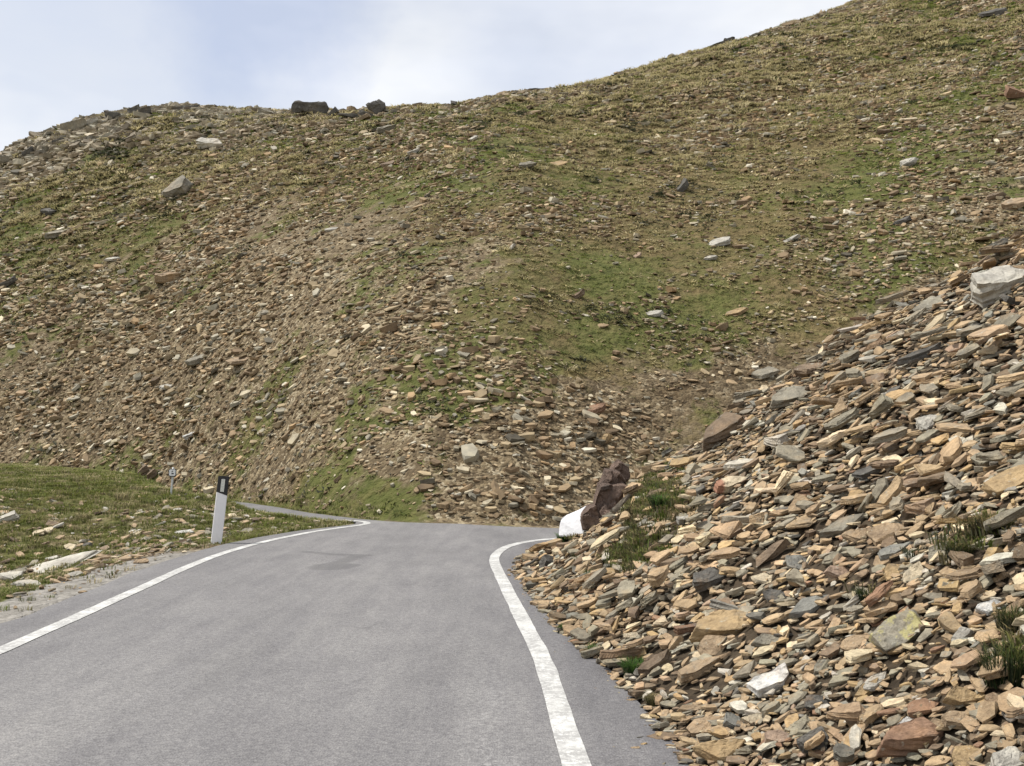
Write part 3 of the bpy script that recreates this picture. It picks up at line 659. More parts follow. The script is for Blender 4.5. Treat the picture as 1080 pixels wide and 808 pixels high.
HILL = [
 (223, 152, 26, 3, .8, 1.0, 4, 40, 'pale grey', 'pale flat boulder in dark grass below the left skyline'),
 (189, 197, 42, 12, 1.1, 1.7, 26, 40, 'grey', 'big grey boulder with a stepped top on the upper left slope'),
 (176, 293, 28, 8, 1.0, 2.0, 2, 30, 'tan', 'tan block with a black shaded underside on the left slope'),
 (208, 378, 30, 14, .9, 1.3, 18, 30, 'grey', 'grey slab propped over a dark hollow in the brown rubble'),
 (255, 378, 30, 16, .8, .8, 6, 30, 'tan', 'flat tan slab right of the slab over a dark hollow'),
 (176, 406, 20, 5, .9, .8, 6, 34, 'pale grey', 'small flat stone below the slab over a dark hollow'),
 (350, 240, 20, 7, .8, 1.0, 4, 34, 'pale grey', 'flat pale stone at the top of the reddish brown rubble'),
 (280, 328, 15, 9, 1.0, 1.3, 10, 36, 'grey', 'grey stone alone in fine rubble left of centre'),
 (200, 458, 16, 10, .8, 1.4, 20, 40, 'white', 'small bright white stone low on the left slope above the sign'),
 (152, 496, 20, 18, .8, 1.6, 28, 24, 'brown', 'brown slab leaning over a dark hole just left of the sign'),
 (163, 499, 14, 20, 1.0, 2.2, 40, 24, 'brown', 'small brown block in the dark hole left of the sign'),
 (757, 253, 32, 22, .7, 1.0, 12, 30, 'pale grey', 'pale grey slab lying on the green middle of the right slope'),
 (750, 271, 16, 24, .8, 1.2, 8, 34, 'pale grey', 'smaller pale stone just below the pale grey slab on the green slope'),
 (835, 250, 24, 2, .7, 1.2, 22, 34, 'pale grey', 'pale slab tilted up to the right beside brown rubble'),
 (720, 197, 26, 13, .8, 1.6, 32, 20, 'dark grey', 'dark leaning slab on the green right slope'),
 (672, 268, 16, 11, 1.0, 1.5, 30, 40, 'pink', 'pinkish pale stone in grass left of the pale grey slab'),
 (778, 327, 26, 0, .8, 1.0, 14, 34, 'ochre', 'ochre stone half sunk in grass above the scree ridge'),
 (690, 329, 22, 6, .7, .9, 8, 34, 'pale grey', 'flat pale stone in rubble above the dark earth bank'),
 (957, 171, 22, 15, .7, 1.2, 26, 36, 'pale grey', 'pale blade-shaped stone on the upper right slope'),
 (958, 124, 22, 17, .6, .9, 4, 30, 'cream', 'small cream stone high on the right slope'),
 (934, 137, 18, 19, .8, 1.3, 6, 28, 'brown', 'brown stone below the small cream stone'),
 (1071, 98, 30, 21, 1.0, 1.8, -6, 36, 'rust brown', 'reddish boulder cut by the right edge of the frame'),
 (1070, 213, 34, 23, .9, 1.5, 24, 28, 'tan', 'tan boulder under the reddish one at the right edge'),
 (952, 232, 26, 25, .6, 1.1, 18, 20, 'dark grey', 'dark slab in brown rubble on the right slope'),
 (1049, 206, 26, 4, .7, 1.2, 14, 24, 'brown', 'brown slab left of the tan boulder at the right edge'),
 (441, 355, 22, 7, .7, .9, 8, 30, 'tan', 'flat tan slab in the stony middle of the slope'),
 (557, 173, 20, 3, .8, 1.2, 20, 34, 'grey', 'grey slab beside a bare orange stone below the skyline'),
 (587, 171, 24, 1, .7, .9, 14, 40, 'ochre', 'bare orange stone right of a grey slab below the skyline'),
 (407, 137, 20, 8, .9, 1.4, 10, 34, 'grey', 'grey stone in a small rock pile under the skyline'),
 (436, 160, 16, 10, .9, 1.2, 20, 36, 'pale grey', 'pale stone in green grass under the small rock pile'),
 (410, 172, 22, 12, .8, 1.2, 6, 32, 'brown', 'brown flat stone under the small rock pile'),
 (500, 144, 12, 14, 1.0, 1.5, 30, 40, 'pale grey', 'small pale stone in the greenest grass below the skyline'),
 (610, 310, 22, 5, .6, 1.3, 34, 26, 'brown', 'brown sliver standing steeply in the green streak'),
 (540, 260, 14, 2, 1.0, 1.5, 50, 40, 'pale grey', 'pale stone near the top of the brown hollow'),
 (525, 395, 16, 9, .8, 1.0, 10, 34, 'grey', 'grey stone in olive grass above the road bend'),
 (632, 430, 26, 16, .9, 1.4, 20, 34, 'rust brown', 'rusty block on the bare earth bank above the white block'),
 (640, 463, 18, 18, .9, 1.3, 50, 30, 'ochre', 'orange stone at the lower end of the bare earth bank'),
 (60, 246, 24, 20, .7, 1.1, 8, 30, 'grey', 'grey slab in green grass on the far left slope'),
 (50, 222, 20, 22, 1.0, 1.8, -20, 26, 'dark grey', 'dark rock above the grey slab on the far left slope'),
 (120, 272, 18, 24, .7, .9, 4, 32, 'pale grey', 'pale flat stone at the edge of grass and rubble on the left'),
 (8, 298, 22, 13, .9, 1.6, 10, 24, 'dark grey', 'dark rock at the left edge of the frame'),
 (1048, 12, 34, 6, 1.0, 1.0, 8, 26, 'dark grey', 'dark rock in the top right corner'),
 # on the skyline; the dark grey ones have their backlit shade painted in
 (329, 118, 36, 24, .8, 1.5, -8, 18, 'dark grey', 'largest dark boulder on the skyline'),
 (370, 121, 26, 11, .9, 1.2, -8, 14, 'dark grey', 'flat dark rock on the skyline between the largest and the pointed one'),
 (401, 117, 18, 15, 1.0, 2.6, 40, 14, 'dark grey', 'pointed dark rock on the skyline'),
 (265, 113, 10, 21, 1.0, 3.2, 80, 14, 'dark grey', 'small upright rock on the left knoll of the skyline'),
 (280, 118, 20, 23, .9, 1.4, -10, 20, 'grey', 'grey rock beside the small upright rock on the knoll'),
 (482, 107, 9, 25, 1.0, 3.0, 80, 14, 'dark grey', 'tiny upright stone alone on the skyline'),
 (81, 134, 26, 0, .9, 2.0, 12, 24, 'grey', 'rounded grey boulder on the left skyline ridge'),
 (98, 131, 18, 4, .9, 1.8, 10, 26, 'pale grey', 'pale boulder beside the rounded grey one on the left ridge'),
 (111, 128, 16, 1, .9, 1.8, 8, 22, 'grey', 'narrow grey boulder uphill of the pale one on the left ridge'),
 (122, 124, 14, 3, .9, 2.0, 14, 18, 'dark grey', 'dark boulder uphill of the narrow grey one on the left ridge'),
 (142, 117, 14, 5, .9, 2.0, 10, 18, 'dark grey', 'dark boulder nearest the knoll top on the left ridge'),
 (64, 148, 18, 7, .9, 2.0, 26, 22, 'dark grey', 'dark boulder below the rounded grey one on the left ridge'),
 (50, 158, 16, 9, .9, 1.8, 20, 26, 'grey', 'grey boulder lowest but two on the left ridge'),
 (32, 160, 16, 12, .9, 1.9, 24, 26, 'dark grey', 'dark boulder low on the left ridge'),
 (6, 170, 18, 14, .9, 2.0, 10, 24, 'grey', 'grey boulder on the ridge at the left edge of the frame'),
 (195, 114, 36, 6, .8, .6, 2, 20, 'dark grey', 'long flat dark slab crowning the left knoll'),
 (768, 39, 15, 18, .9, 1.9, -6, 14, 'dark grey', 'dark hump on the right skyline'),
 (755, 43, 24, 20, .7, .9, 20, 14, 'dark grey', 'thin dark ledge left of the hump on the right skyline'),
 (703, 58, 16, 22, .8, 1.0, 8, 14, 'dark grey', 'low dark stone on the skyline above straw grass'),
 (832, 19, 12, 24, .8, 1.2, 14, 14, 'dark grey', 'small dark stone high on the right skyline'),
 (884, 1, 12, 2, .9, 1.6, 8, 14, 'dark grey', 'dark stone where the skyline leaves the frame'),
 (645, 73, 10, 8, .9, 1.4, 20, 14, 'dark grey', 'small dark stone on the skyline between two straw patches'),
 (302, 117, 16, 9, .9, 1.4, 10, 20, 'grey', 'grey rock left of the largest dark boulder on the skyline'),
 (352, 119, 16, 13, .9, 1.5, 30, 18, 'dark grey', 'small dark rock touching the right end of the largest skyline boulder'),
 (386, 120, 16, 19, .9, 1.6, -20, 18, 'dark grey', 'small dark rock just left of the pointed one on the skyline'),
 (418, 116, 13, 8, .9, 1.3, 8, 18, 'grey', 'low grey stone just right of the pointed rock on the skyline'),
 (240, 114, 16, 2, .9, 1.3, -6, 18, 'grey', 'low grey rock on the knoll left of the small upright rock'),
 (155, 118, 13, 20, .9, 1.7, 14, 18, 'dark grey', 'dark rock between the left ridge and the long flat knoll slab on the skyline'),
 (565, 90, 22, 10, .6, .8, 6, 14, 'dark grey', 'flat dark ledge on the skyline right of the tiny upright stone'),
]
VERGE = [
 (6, 547, 36, 18, .9, .9, 12, 20, 'pale grey', 'pale flat slab in the grass at the left edge of the frame'),
 (60, 592, 104, 25, .95, .22, 15, 22, 'pale grey', 'big smooth grey slab bedded in the ditch left of the road'),
 (12, 607, 34, 12, .8, 1.1, -6, 24, 'pale grey', 'thick pale slab at the left edge below the big smooth slab'),
 (30, 615, 36, 20, .5, .5, -2, 24, 'pale grey', 'thin pale slab lying in grass beside the road shoulder'),
 (22, 602, 20, 9, .9, 1.8, 10, 30, 'grey', 'grey stone between the thick pale slab and the big smooth slab'),
 (194, 561, 26, 14, .6, .8, 4, 26, 'white', 'long white stone in the grass left of the delineator post'),
 (189, 538, 12, 16, .8, 1.5, 4, 30, 'pale grey', 'small pale stone in the green grass below the sign'),
 (92, 575, 14, 6, .8, 1.6, 8, 26, 'dark grey', 'black stone at the upper end of the big smooth slab'),
 (52, 596, 10, 13, .8, 1.4, -30, 26, 'dark grey', 'black stone on the middle of the big smooth slab'),
 (48, 574, 11, 10, .9, 1.6, 20, 30, 'pink', 'pinkish stone above the big smooth slab'),
 (215, 563, 18, 1, .9, 1.3, 16, 30, 'grey', 'grey stone at the foot of the grass beside the delineator post'),
 (150, 592, 18, 3, .7, .9, 10, 30, 'tan', 'tan slab at the verge edge near the asphalt'),
 (110, 587, 22, 4, .7, .9, -6, 28, 'tan', 'tan slab in the stone spread right of the big smooth slab'),
 (152, 580, 16, 8, .8, .9, 14, 28, 'cream', 'cream slab in the stone spread left of the asphalt bulge'),
 (128, 575, 22, 22, .6, .8, 0, 26, 'rust brown', 'rusty flat slab on top of the verge stone spread'),
 (96, 600, 14, 24, .8, 1.1, 10, 28, 'cream', 'cream stone near the lower edge of the big smooth slab'),
 (88, 624, 12, 0, .8, 1.2, 0, 28, 'tan', 'small tan stone on the pale gravel shoulder'),
 (671, 788, 13, 11, .7, 2.2, -4, 24, 'tan', 'small tan stone lying alone on the asphalt'),
]
INDIV = []   # (location, radius) of stones placed one by one
def place_stone(px, py, w, pi, sy, sz, roll, lean, col, label, cat, group, sink=.3, name='stone'):
    P = at(px, py); d = project(P)[2]
    s = w * d / F
    a, l = R(roll), R(lean)
    x = Vector((math.cos(a), .0, math.sin(a))); z = Vector((-math.sin(a) * math.cos(l), -math.sin(l), math.cos(a) * math.cos(l))).normalized()
    y = z.cross(x).normalized(); x = y.cross(z).normalized()
    o = link(name, FINE_MESH[pi])
    base = np.array(PAL[col]); j = np.random.RandomState(int(px * 7 + py * 13)).uniform(.9, 1.1)
    o.color = (*np.clip(base * j, 0, .9), 1)
    wy, th, _ = params(pi)
    h = th * sz * s
    o.matrix_world = Matrix.Translation(Vector(P) + z * h * sink) @ Matrix((x, y, z)).transposed().to_4x4() @ Matrix.Diagonal((s, s * sy, s * sz, 1))
    tag(o, label, cat, group)
    INDIV.append((P, s))
    return o

LMNAME = []
for (px, py, w, pi, sy, sz, ro, le, col, short, lab) in LM:
    if short == 'flat tan slab at foot': lab = 'flat tan slab at the asphalt edge above the tan angular block'
    place_stone(px, py + w * .08, w * 1.12, pi, sy, sz, ro, le, col, lab, 'stone', 'loose stones of the scree slope', .55)
    LMNAME.append((px, py, short))
for (px, py, w, pi, sy, sz, ro, le, col, lab) in HILL:
    dy = 3
    while np.hypot(*at(px, py + dy)[:2]) > 112 and dy < 20: dy += 1
    crest = 'skyline' in lab or 'ridge' in lab or 'knoll' in lab
    place_stone(px, py + (dy if crest else w * .12), w * (1.35 if 'ridge' in lab else 1.2 if crest and px < 500 else 1.1), pi, sy, sz * (1.3 if crest and px < 500 else 1.1), ro, le, col, lab, 'boulder', 'boulders scattered over the hillside', (.5 if px < 500 else .36) if crest else .35, 'boulder')
for (px, py, w, pi, sy, sz, ro, le, col, lab) in VERGE:
    place_stone(px, py + w * .06, w * 1.05, pi, sy, sz, ro, le, col, lab, 'stone', 'stones on the road verge', .32)

# ------------------------------------------------------------------ scree rubble
def in_view(x, y, z, mx=90, my=60):
    px, py, d = project(np.stack([x, y, z], -1))
    return (d > .8) & (px > -mx) & (px < 1080 + mx) & (py > -my) & (py < 808 + my * 2)

PN = ['tan', 'ochre', 'grey', 'brown', 'rust brown', 'cream', 'blue-grey', 'dark grey', 'pale grey', 'pink']
PW = np.array([.37, .07, .27, .13, .02, .07, .02, .015, .05, .01])
# strips of dry grass on the scree (px, py, rx, ry, ang)
SGRASS = blob_set([(670, 538, 13, 30, 24, .85), (654, 584, 22, 15, 30, .9), (694, 500, 22, 9, 20, .8), (700, 532, 24, 8, 8, .9), (1030, 568, 44, 14, 26, 1.0), (1072, 690, 16, 40, 0, .9), (602, 567, 10, 4, 0, .7), (918, 628, 16, 7, 12, .8), (964, 584, 10, 6, 0, .7)])
def build_scree():
    rs = np.random.RandomState(5)
    X, Y, S, L = [], [], [], []
    for s, sp, ymax, lay in [(.42, 1.5, 18, 4), (.31, .68, 18, 4), (.24, .34, 18, 3), (.18, .19, 18, 2), (.13, .108, 18, 1), (.085, .072, 12, 0.6), (.055, .046, 5.5, 0.6)]:
        gx, gy = np.meshgrid(np.arange(-.2, 13, sp), np.arange(1.6, ymax, sp))
        gx = (gx + rs.uniform(-.5, .5, gx.shape) * sp).ravel(); gy = (gy + rs.uniform(-.5, .5, gy.shape) * sp).ravel()
        sd = poly_sd(gx, gy)
        k = zone_scree(gx, gy) & (sd > (-.05 + (.20 if lay < 3 else .5) * s))
        k &= (blob_eval(SGRASS, gx, gy) * np.where(gx < 2.0, sst(8.1, 8.9, gy), 1) + .25 * fbm(gx * 2, gy * 2, 2, 3)) < rs.uniform(.45, .95, len(gx))
        gx, gy = gx[k], gy[k]
        X.append(gx); Y.append(gy); S.append(s * np.exp(rs.normal(0, .22, len(gx)))); L.append(np.full(len(gx), lay))
    X = np.concatenate(X); Y = np.concatenate(Y); S = np.concatenate(S); L = np.concatenate(L)
    ty = rs.uniform(2.5, 17, 480); tx = np.interp(ty, [p[1] for p in RIGHT_EDGE[::-1]], [p[0] for p in RIGHT_EDGE[::-1]]) - rs.exponential(.075, 480) + .02
    X = np.append(X, tx); Y = np.append(Y, ty); S = np.append(S, np.clip(.022 * np.exp(rs.normal(0, .6, 480)), .008, .07)); L = np.append(L, np.full(480, .05))
    Z = H(X, Y); k = in_view(X, Y, Z); X, Y, Z, S, L = X[k], Y[k], Z[k], S[k], L[k]
    keep = np.ones(len(X), bool)
    for P, s in INDIV:
        if zone_scree(P[0], P[1]):
            d = np.hypot(np.hypot(X - P[0], Y - P[1]), Z - P[2])
            keep &= ~((d < (.38 * s + .22 * S)) & (L > 1))
    sx_, sy_, sd_ = project(np.stack([X, Y, Z + .04], 1)); sp_ = S * F / sd_
    for (ax_, ay_, w_) in [(q[0], q[1], q[2]) for q in LM] + [(604, 552, 58), (634, 525, 44)]:
        kk = (np.abs(sx_ - ax_) < .44 * w_ + .30 * sp_) & (np.abs(sy_ - ay_ - .10 * w_) < .22 * w_ + .16 * sp_)
        keep &= ~(kk & (sp_ > 12) & ((L > .8) | (w_ == 58)))
    for (qx, qy, ra) in ((611, 562.5, .42), (606, 556, .38), (634, 545, .34), (646, 520, .40)):
        P = at(qx, qy); keep &= np.hypot(X - P[0], Y - P[1]) > np.where(S < .11, .18, ra)
    X, Y, Z, S, L = X[keep], Y[keep], Z[keep], S[keep], L[keep]
    dd_ = project(np.stack([X, Y, Z], 1))[2]; S = np.minimum(S, 50 * dd_ / F * rs.uniform(.75, 1.1, len(S)))
    n = len(X)
    nn = normal(X, Y, .25)
    up = np.array([0, 0, 1.0]); w = rs.uniform(.25, 1.0, (n, 1))
    ax = nn * w + up * (1 - w) + rs.normal(0, .175, (n, 3)) + np.array([0, -.06, 0])
    ax /= np.linalg.norm(ax, axis=1)[:, None]
    az = rs.normal(0, .9, n)
    Rm = axes_from(ax, az, 0)
    idx = rs.randint(0, NP, n)
    th = np.array([params(i)[1] for i in range(NP)])[idx]
    Sc = np.stack([S * rs.uniform(1.0, 1.3, n), S * rs.uniform(.8, 1.2, n), S * rs.uniform(.8, 1.4, n)], 1)
    pos = np.stack([X, Y, Z], 1) + nn * (th * Sc[:, 2] * rs.uniform(.2, .9, n) + L * .020 * rs.uniform(.2, 1.8, n) * np.clip(S / .25, .5, 1.3))[:, None]
    ci = rs.choice(len(PN), n, p=PW / PW.sum())
    # colour drifts: rustier and darker patches
    drift = fbm(X * .5, Y * .5, 2, 91)
    tint = np.array([PAL[q] for q in PN])[ci]
    tint = tint * np.array([1.05, 1.025, .97])[None] * (1 + .18 * drift)[:, None] * np.exp(rs.normal(0, .12, (n, 1))) * (1 + rs.normal(0, .012, (n, 3)))
    # which stones show largest: splat far to near into an id buffer
    px, py, d = project(pos)
    W, Hh = 1080, 808
    ids = np.full((Hh, W), -1, np.int32)
    for P, s in INDIV: pass
    order = np.argsort(-d)
    rx = S * F / d * .5; ry = rx * .42
    for i in order:
        if d[i] < 1: continue
        x0, x1 = int(max(0, px[i] - rx[i])), int(min(W, px[i] + rx[i] + 1)); y0, y1 = int(max(0, py[i] - ry[i])), int(min(Hh, py[i] + ry[i] + 1))
        if x1 <= x0 or y1 <= y0: continue
        yy, xx = np.ogrid[y0:y1, x0:x1]
        mk = ((xx - px[i]) / rx[i]) ** 2 + ((yy - py[i]) / ry[i]) ** 2 < 1
        ids[y0:y1, x0:x1][mk] = i
    cnt = np.bincount(ids[ids >= 0].ravel(), minlength=n)
    cand = np.argsort(-(cnt * (L >= 2)))
    return dict(rs=rs, pos=pos, Rm=Rm, Sc=Sc, idx=idx, ci=ci, tint=tint, cnt=cnt, cand=cand, px=px, py=py, d=d, S=S, L=L)

SCR = build_scree()
def stained(o, colr, mode):
    m = stone_mat(o['category'] + '_' + mode, True); nt = m.node_tree; n = N(nt); b = [q for q in nt.nodes if q.type == 'BSDF_PRINCIPLED'][0]
    src = b.inputs['Base Color'].links[0].from_socket; tc = n.new('ShaderNodeTexCoord').outputs['Object']
    if mode == 'lichen': f = n.map(n.noise(tc, 4.5, 5, .7), .53, .60)
    else:
        sx = n.new('ShaderNodeSeparateXYZ'); n.link(tc, sx.inputs[0]); f = n.map(n.math('ADD', sx.outputs[0], n.math('MULTIPLY', n.noise(tc, 5, 4), .25)), -.02, -.10)
    n.link(n.mix(n.math('MULTIPLY', f, .75), src, colr), b.inputs['Base Color'])
    o.data = o.data.copy(); o.data.materials[0] = m
for o in list(COL.objects):
    lb = o.get('label', '')
    if lb.startswith('large grey block with yellowish lichen'): stained(o, (.42, .38, .16), 'lichen')
    if lb.startswith('cream block with a red'): stained(o, (.30, .10, .06), 'red_stain')

NAUTO = 292 - len(INDIV)
def auto_labels():
    D = SCR; used = set(); chosen = []; lm = np.array([(a, b) for a, b, _ in LMNAME], float)
    th = np.array([params(i)[1] for i in range(NP)])
    for i in D['cand'][:NAUTO * 3]:
        if len(chosen) >= NAUTO: break
        if D['cnt'][i] < 60: break
        col = PN[D['ci'][i]]; t = th[D['idx'][i]] * D['Sc'][i, 2] / D['S'][i]
        shape = 'thin slab' if t < .17 else 'flat slab' if t < .25 else 'thick slab' if t < .33 else 'chunky block'
        size = 'large' if D['S'][i] > .37 else 'mid-sized' if D['S'][i] > .24 else 'small'
        xa = D['Rm'][i, :, 0]; xa = xa * np.sign(xa[0] + 1e-9); rise = math.degrees(math.atan2(xa[2], abs(xa[0]) + 1e-6))
        pose = 'steeply tilted ' if rise > 34 else 'tilted ' if rise > 20 else 'level ' if abs(rise) < 7 else ''
        q = np.array([D['px'][i], D['py'][i]]); dd = np.hypot(*(lm - q).T)
        done = None
        for j in np.argsort(dd)[:3]:
            v = q - lm[j]; nm = LMNAME[j][2]
            if dd[j] > 110: break
            h = 'above' if abs(v[1]) >= abs(v[0]) and v[1] < 0 else 'below' if abs(v[1]) >= abs(v[0]) else 'right of' if v[0] > 0 else 'left of'
            near = 'just ' if dd[j] < 45 else ''
            s = f'{size} {pose}{col} {shape} {near}{h} the {nm}'
            if s not in used: done = s; break
        if done is None: continue
        used.add(done); chosen.append((i, done))
    return chosen
CH = auto_labels()
sel = np.zeros(len(SCR['S']), bool)
for i, lab in CH:
    sel[i] = True
    o = link('stone', FINE_MESH[SCR['idx'][i]])
    o.color = (*np.clip(SCR['tint'][i], 0, .9), 1)
    M = np.eye(4); M[:3, :3] = SCR['Rm'][i] * SCR['Sc'][i][None, :]; M[:3, 3] = SCR['pos'][i]
    o.matrix_world = Matrix(M.tolist())
    tag(o, lab, 'stone', 'loose stones of the scree slope')
k = ~sel
fine_k = k & (SCR['S'] * F / SCR['d'] > 26)
mid_k = k & ~fine_k
def sub(kk, protos, nm):
    return merge_stones(nm, protos, SCR['idx'][kk], SCR['Rm'][kk], SCR['Sc'][kk], SCR['pos'][kk], SCR['tint'][kk], M_STONE, SCR['rs'])
PROTO_FINE1 = [stone_shape(100 + i, *params(i)[:2], 1, params(i)[2]) for i in range(NP)]
o = link('scree_rubble', sub(fine_k, PROTO_FINE1, 'scree_rubble')); tag(o, 'loose brown and grey schist rubble covering the slope right of the road', 'rubble', kind='stuff')
o = link('scree_gravel', sub(mid_k, PROTO_MID, 'scree_gravel')); tag(o, 'small schist chips filling the gaps between the larger scree stones', 'rubble', kind='stuff')
print('scree', len(SCR['S']), 'fine', fine_k.sum(), 'auto', len(CH), 'indiv', len(INDIV))

# ------------------------------------------------------------------ hillside rubble
def build_hill_stones():
    rs = np.random.RandomState(8)
    n0 = 400000
    phi = rs.uniform(-.58, .58, n0); r = np.sqrt(rs.uniform(20 ** 2, 115 ** 2, n0))
    x = np.sin(phi) * r; y = np.cos(phi) * r
    hl, s = hill(x, y)
    k = (s > .002) & (s < 1.3) & ~zone_scree(x, y); x, y, r, s = x[k], y[k], r[k], s[k]
    g, st, sw = masks(x, y)
    cl = .50 + 1.2 * sst(.38, .68, .6 * vnoise(x * .33, y * .33, 61) + .4 * vnoise(x * 1.1, y * 1.1, 67))
    k = rs.uniform(0, 1, len(x)) < np.clip(st * 1.3 * cl, .04, 1); x, y, r, s, g, st = x[k], y[k], r[k], s[k], g[k], st[k]
    S = .14 * np.exp(rs.normal(0, .52, len(x))) * (.85 + .45 * st) * np.clip(r / 42, .75, 1.6)
    S = S * (1 + .9 * sst(.74, .95, s) * sst(-16, -26, x)); S = np.minimum(S, .62 + .6 * sst(.72, .92, s))
    k = S * F / r > 2.0; x, y, r, S, s, g = x[k], y[k], r[k], S[k], s[k], g[k]
    z = H(x, y); k = in_view(x, y, z, 70, 40); x, y, z, r, S, s, g = [a[k] for a in (x, y, z, r, S, s, g)]
    n = len(x); nn = normal(x, y, .4)
    w = rs.uniform(.1, .75, (n, 1))
    ax = nn * w + np.array([0, 0, 1.0]) * (1 - w) + rs.normal(0, .20, (n, 3)); ax /= np.linalg.norm(ax, axis=1)[:, None]
    Rm = axes_from(ax, rs.normal(0, 1.0, n), 0)
    idx = rs.randint(0, len(PROTO_LOW), n)
    Sc = np.stack([S * 1.2, S * rs.uniform(.8, 1.2, n), S * rs.uniform(.7, 1.3, n)], 1)
    pos = np.stack([x, y, z], 1) + nn * (S * rs.uniform(-.02, .10, n))[:, None]
    cols = np.array([(.235, .178, .116), (.285, .232, .156), (.17, .125, .082), (.38, .345, .27), (.25, .238, .20), (.11, .10, .08), (.30, .215, .13), (.46, .44, .385)])
    pr = np.array([.28, .22, .18, .10, .09, .04, .06, .03])
    c = cols[rs.choice(8, n, p=pr / pr.sum())]
    top = (sst(.62, .98, s) * (.35 + .65 * sst(-10, -24, x)))[:, None]
    c = c * (1 - .55 * top) + .55 * top * np.array([.24, .235, .205]) * np.exp(rs.normal(0, .3, (n, 1)))
    c = c * np.array([1.06, 1.02, .93]) * np.exp(rs.normal(0, .22, (n, 1)))
    print('hill stones', n)
    return merge_stones('hillside_rubble', PROTO_LOW, idx, Rm, Sc, pos, c, M_STONEFAR, rs)
o = link('hillside_rubble', build_hill_stones()); tag(o, 'countless small stones strewn over the mountainside', 'rubble', kind='stuff')

# ------------------------------------------------------------------ grass
def blades(n, rs, h, spread, lean, w, seg=2):
    V, T = [], []
    for i in range(n):
        a = rs.uniform(0, 2 * math.pi); rr = spread * math.sqrt(rs.rand())
        bx, by = rr * math.cos(a), rr * math.sin(a)
        da = a + rs.normal(0, .7); ln = lean * rs.uniform(.3, 1.2); hh = h * rs.uniform(.55, 1.1); ww = w * rs.uniform(.6, 1.2)
        sx, sy = -math.sin(da) * ww, math.cos(da) * ww
        o0 = len(V)
        if seg == 1:
            V += [(bx - sx, by - sy, -.02), (bx + sx, by + sy, -.02), (bx + math.cos(da) * ln, by + math.sin(da) * ln, hh)]; T.append((o0, o0 + 1, o0 + 2))
        else:
            mx, my = bx + math.cos(da) * ln * .35, by + math.sin(da) * ln * .35
            V += [(bx - sx, by - sy, -.02), (bx + sx, by + sy, -.02), (mx - sx * .7, my - sy * .7, hh * .65), (mx + sx * .7, my + sy * .7, hh * .65), (bx + math.cos(da) * ln, by + math.sin(da) * ln, hh * .95)]
            T += [(o0, o0 + 1, o0 + 3), (o0, o0 + 3, o0 + 2), (o0 + 2, o0 + 3, o0 + 4)]
    return np.array(V), np.array(T)
rsb = np.random.RandomState(3)
CL_FAR = [blades(12, rsb, .06, .17, .17, .032, 1) for i in range(10)]
CL_TUS = [blades(26, rsb, .12, .17, .20, .022, 2) for i in range(8)]
CL_NEAR = [blades(20, rsb, .045, .09, .05, .005, 2) for i in range(8)]

def merge_clumps(name, protos, x, y, z, sc, tint, rs, nrm=None):
    n = len(x); idx = rs.randint(0, len(protos), n); a = rs.uniform(0, 2 * math.pi, n)
    up = np.tile([0, 0, 1.0], (n, 1)) if nrm is None else nrm * .6 + np.array([0, 0, .4])
    up /= np.linalg.norm(up, axis=1)[:, None]
    Rm = axes_from(up, a, 0)
    return merge_stones(name, protos, idx, Rm, np.stack([sc, sc, sc * rs.uniform(.7, 1.2, n)], 1), np.stack([x, y, z], 1), tint, M_BLADE, rs)

GREENS = np.array([(.085, .112, .020), (.108, .132, .028), (.15, .152, .045), (.052, .072, .016)])
STRAWS = np.array([(.25, .215, .105), (.32, .275, .145), (.175, .16, .072), (.40, .345, .20)])
def build_hill_grass():
    rs = np.random.RandomState(12); n0 = 90000
    phi = rs.uniform(-.58, .58, n0); r = np.sqrt(rs.uniform(20 ** 2, 112 ** 2, n0))
    x = np.sin(phi) * r; y = np.cos(phi) * r; hl, s = hill(x, y)
    k = (s > .004) & (s < 1.3) & ~zone_scree(x, y); x, y, r, s = x[k], y[k], r[k], s[k]
    g, st, sw = masks(x, y)
    k = rs.uniform(.25, 1.1, len(x)) < g + .5 * (vnoise(x * 1.6, y * 1.6, 5) - .5); x, y, r, s, sw, g = x[k], y[k], r[k], s[k], sw[k], g[k]
    z = H(x, y); k = in_view(x, y, z, 60, 40); x, y, z, r, s, sw, g = [a[k] for a in (x, y, z, r, s, sw, g)]
    n = len(x)
    isw = rs.uniform(0, 1, n) < np.clip(sw * .9 - .17 + 1.6 * (vnoise(x * .9, y * .9, 9) - .5), .03, .9)
    t = np.where(isw[:, None], STRAWS[rs.choice(4, n, p=[.4, .30, .18, .12])], GREENS[rs.randint(0, 4, n)]) * np.exp(rs.normal(0, .15, (n, 1)))
    sc = np.where(isw, 1.25, .85) * rs.uniform(.7, 1.4, n) * np.clip(r / 50, .7, 1.5)
    print('hill clumps', n)
    dk = (vnoise(x * .55, y * .55, 29) * .7 + vnoise(x * 1.4, y * 1.4, 33) * .3 > .70) & ~isw
    t = np.where(dk[:, None], np.array([.030, .034, .018]) * np.exp(rs.normal(0, .2, (n, 1))), t); sc = np.where(dk, sc * 1.5, sc)
    nr = normal(x, y, .5)
    tus = isw & (rs.uniform(0, 1, n) < .38 * sst(.25, .6, s) + .08)
    a = merge_clumps('hillside_tussocks', CL_TUS, x[tus], y[tus], z[tus], sc[tus], t[tus], rs, nr[tus])
    o = link('hillside_tussocks', a); tag(o, 'straw-coloured grass tussocks dotted over the upper mountainside', 'grass', kind='stuff')
    q = ~tus
    return merge_clumps('hillside_grass', CL_FAR, x[q], y[q], z[q], sc[q], t[q], rs, nr[q])
o = link('hillside_grass', build_hill_grass()); tag(o, 'short olive and straw-coloured alpine grass covering the mountainside', 'grass', kind='stuff')

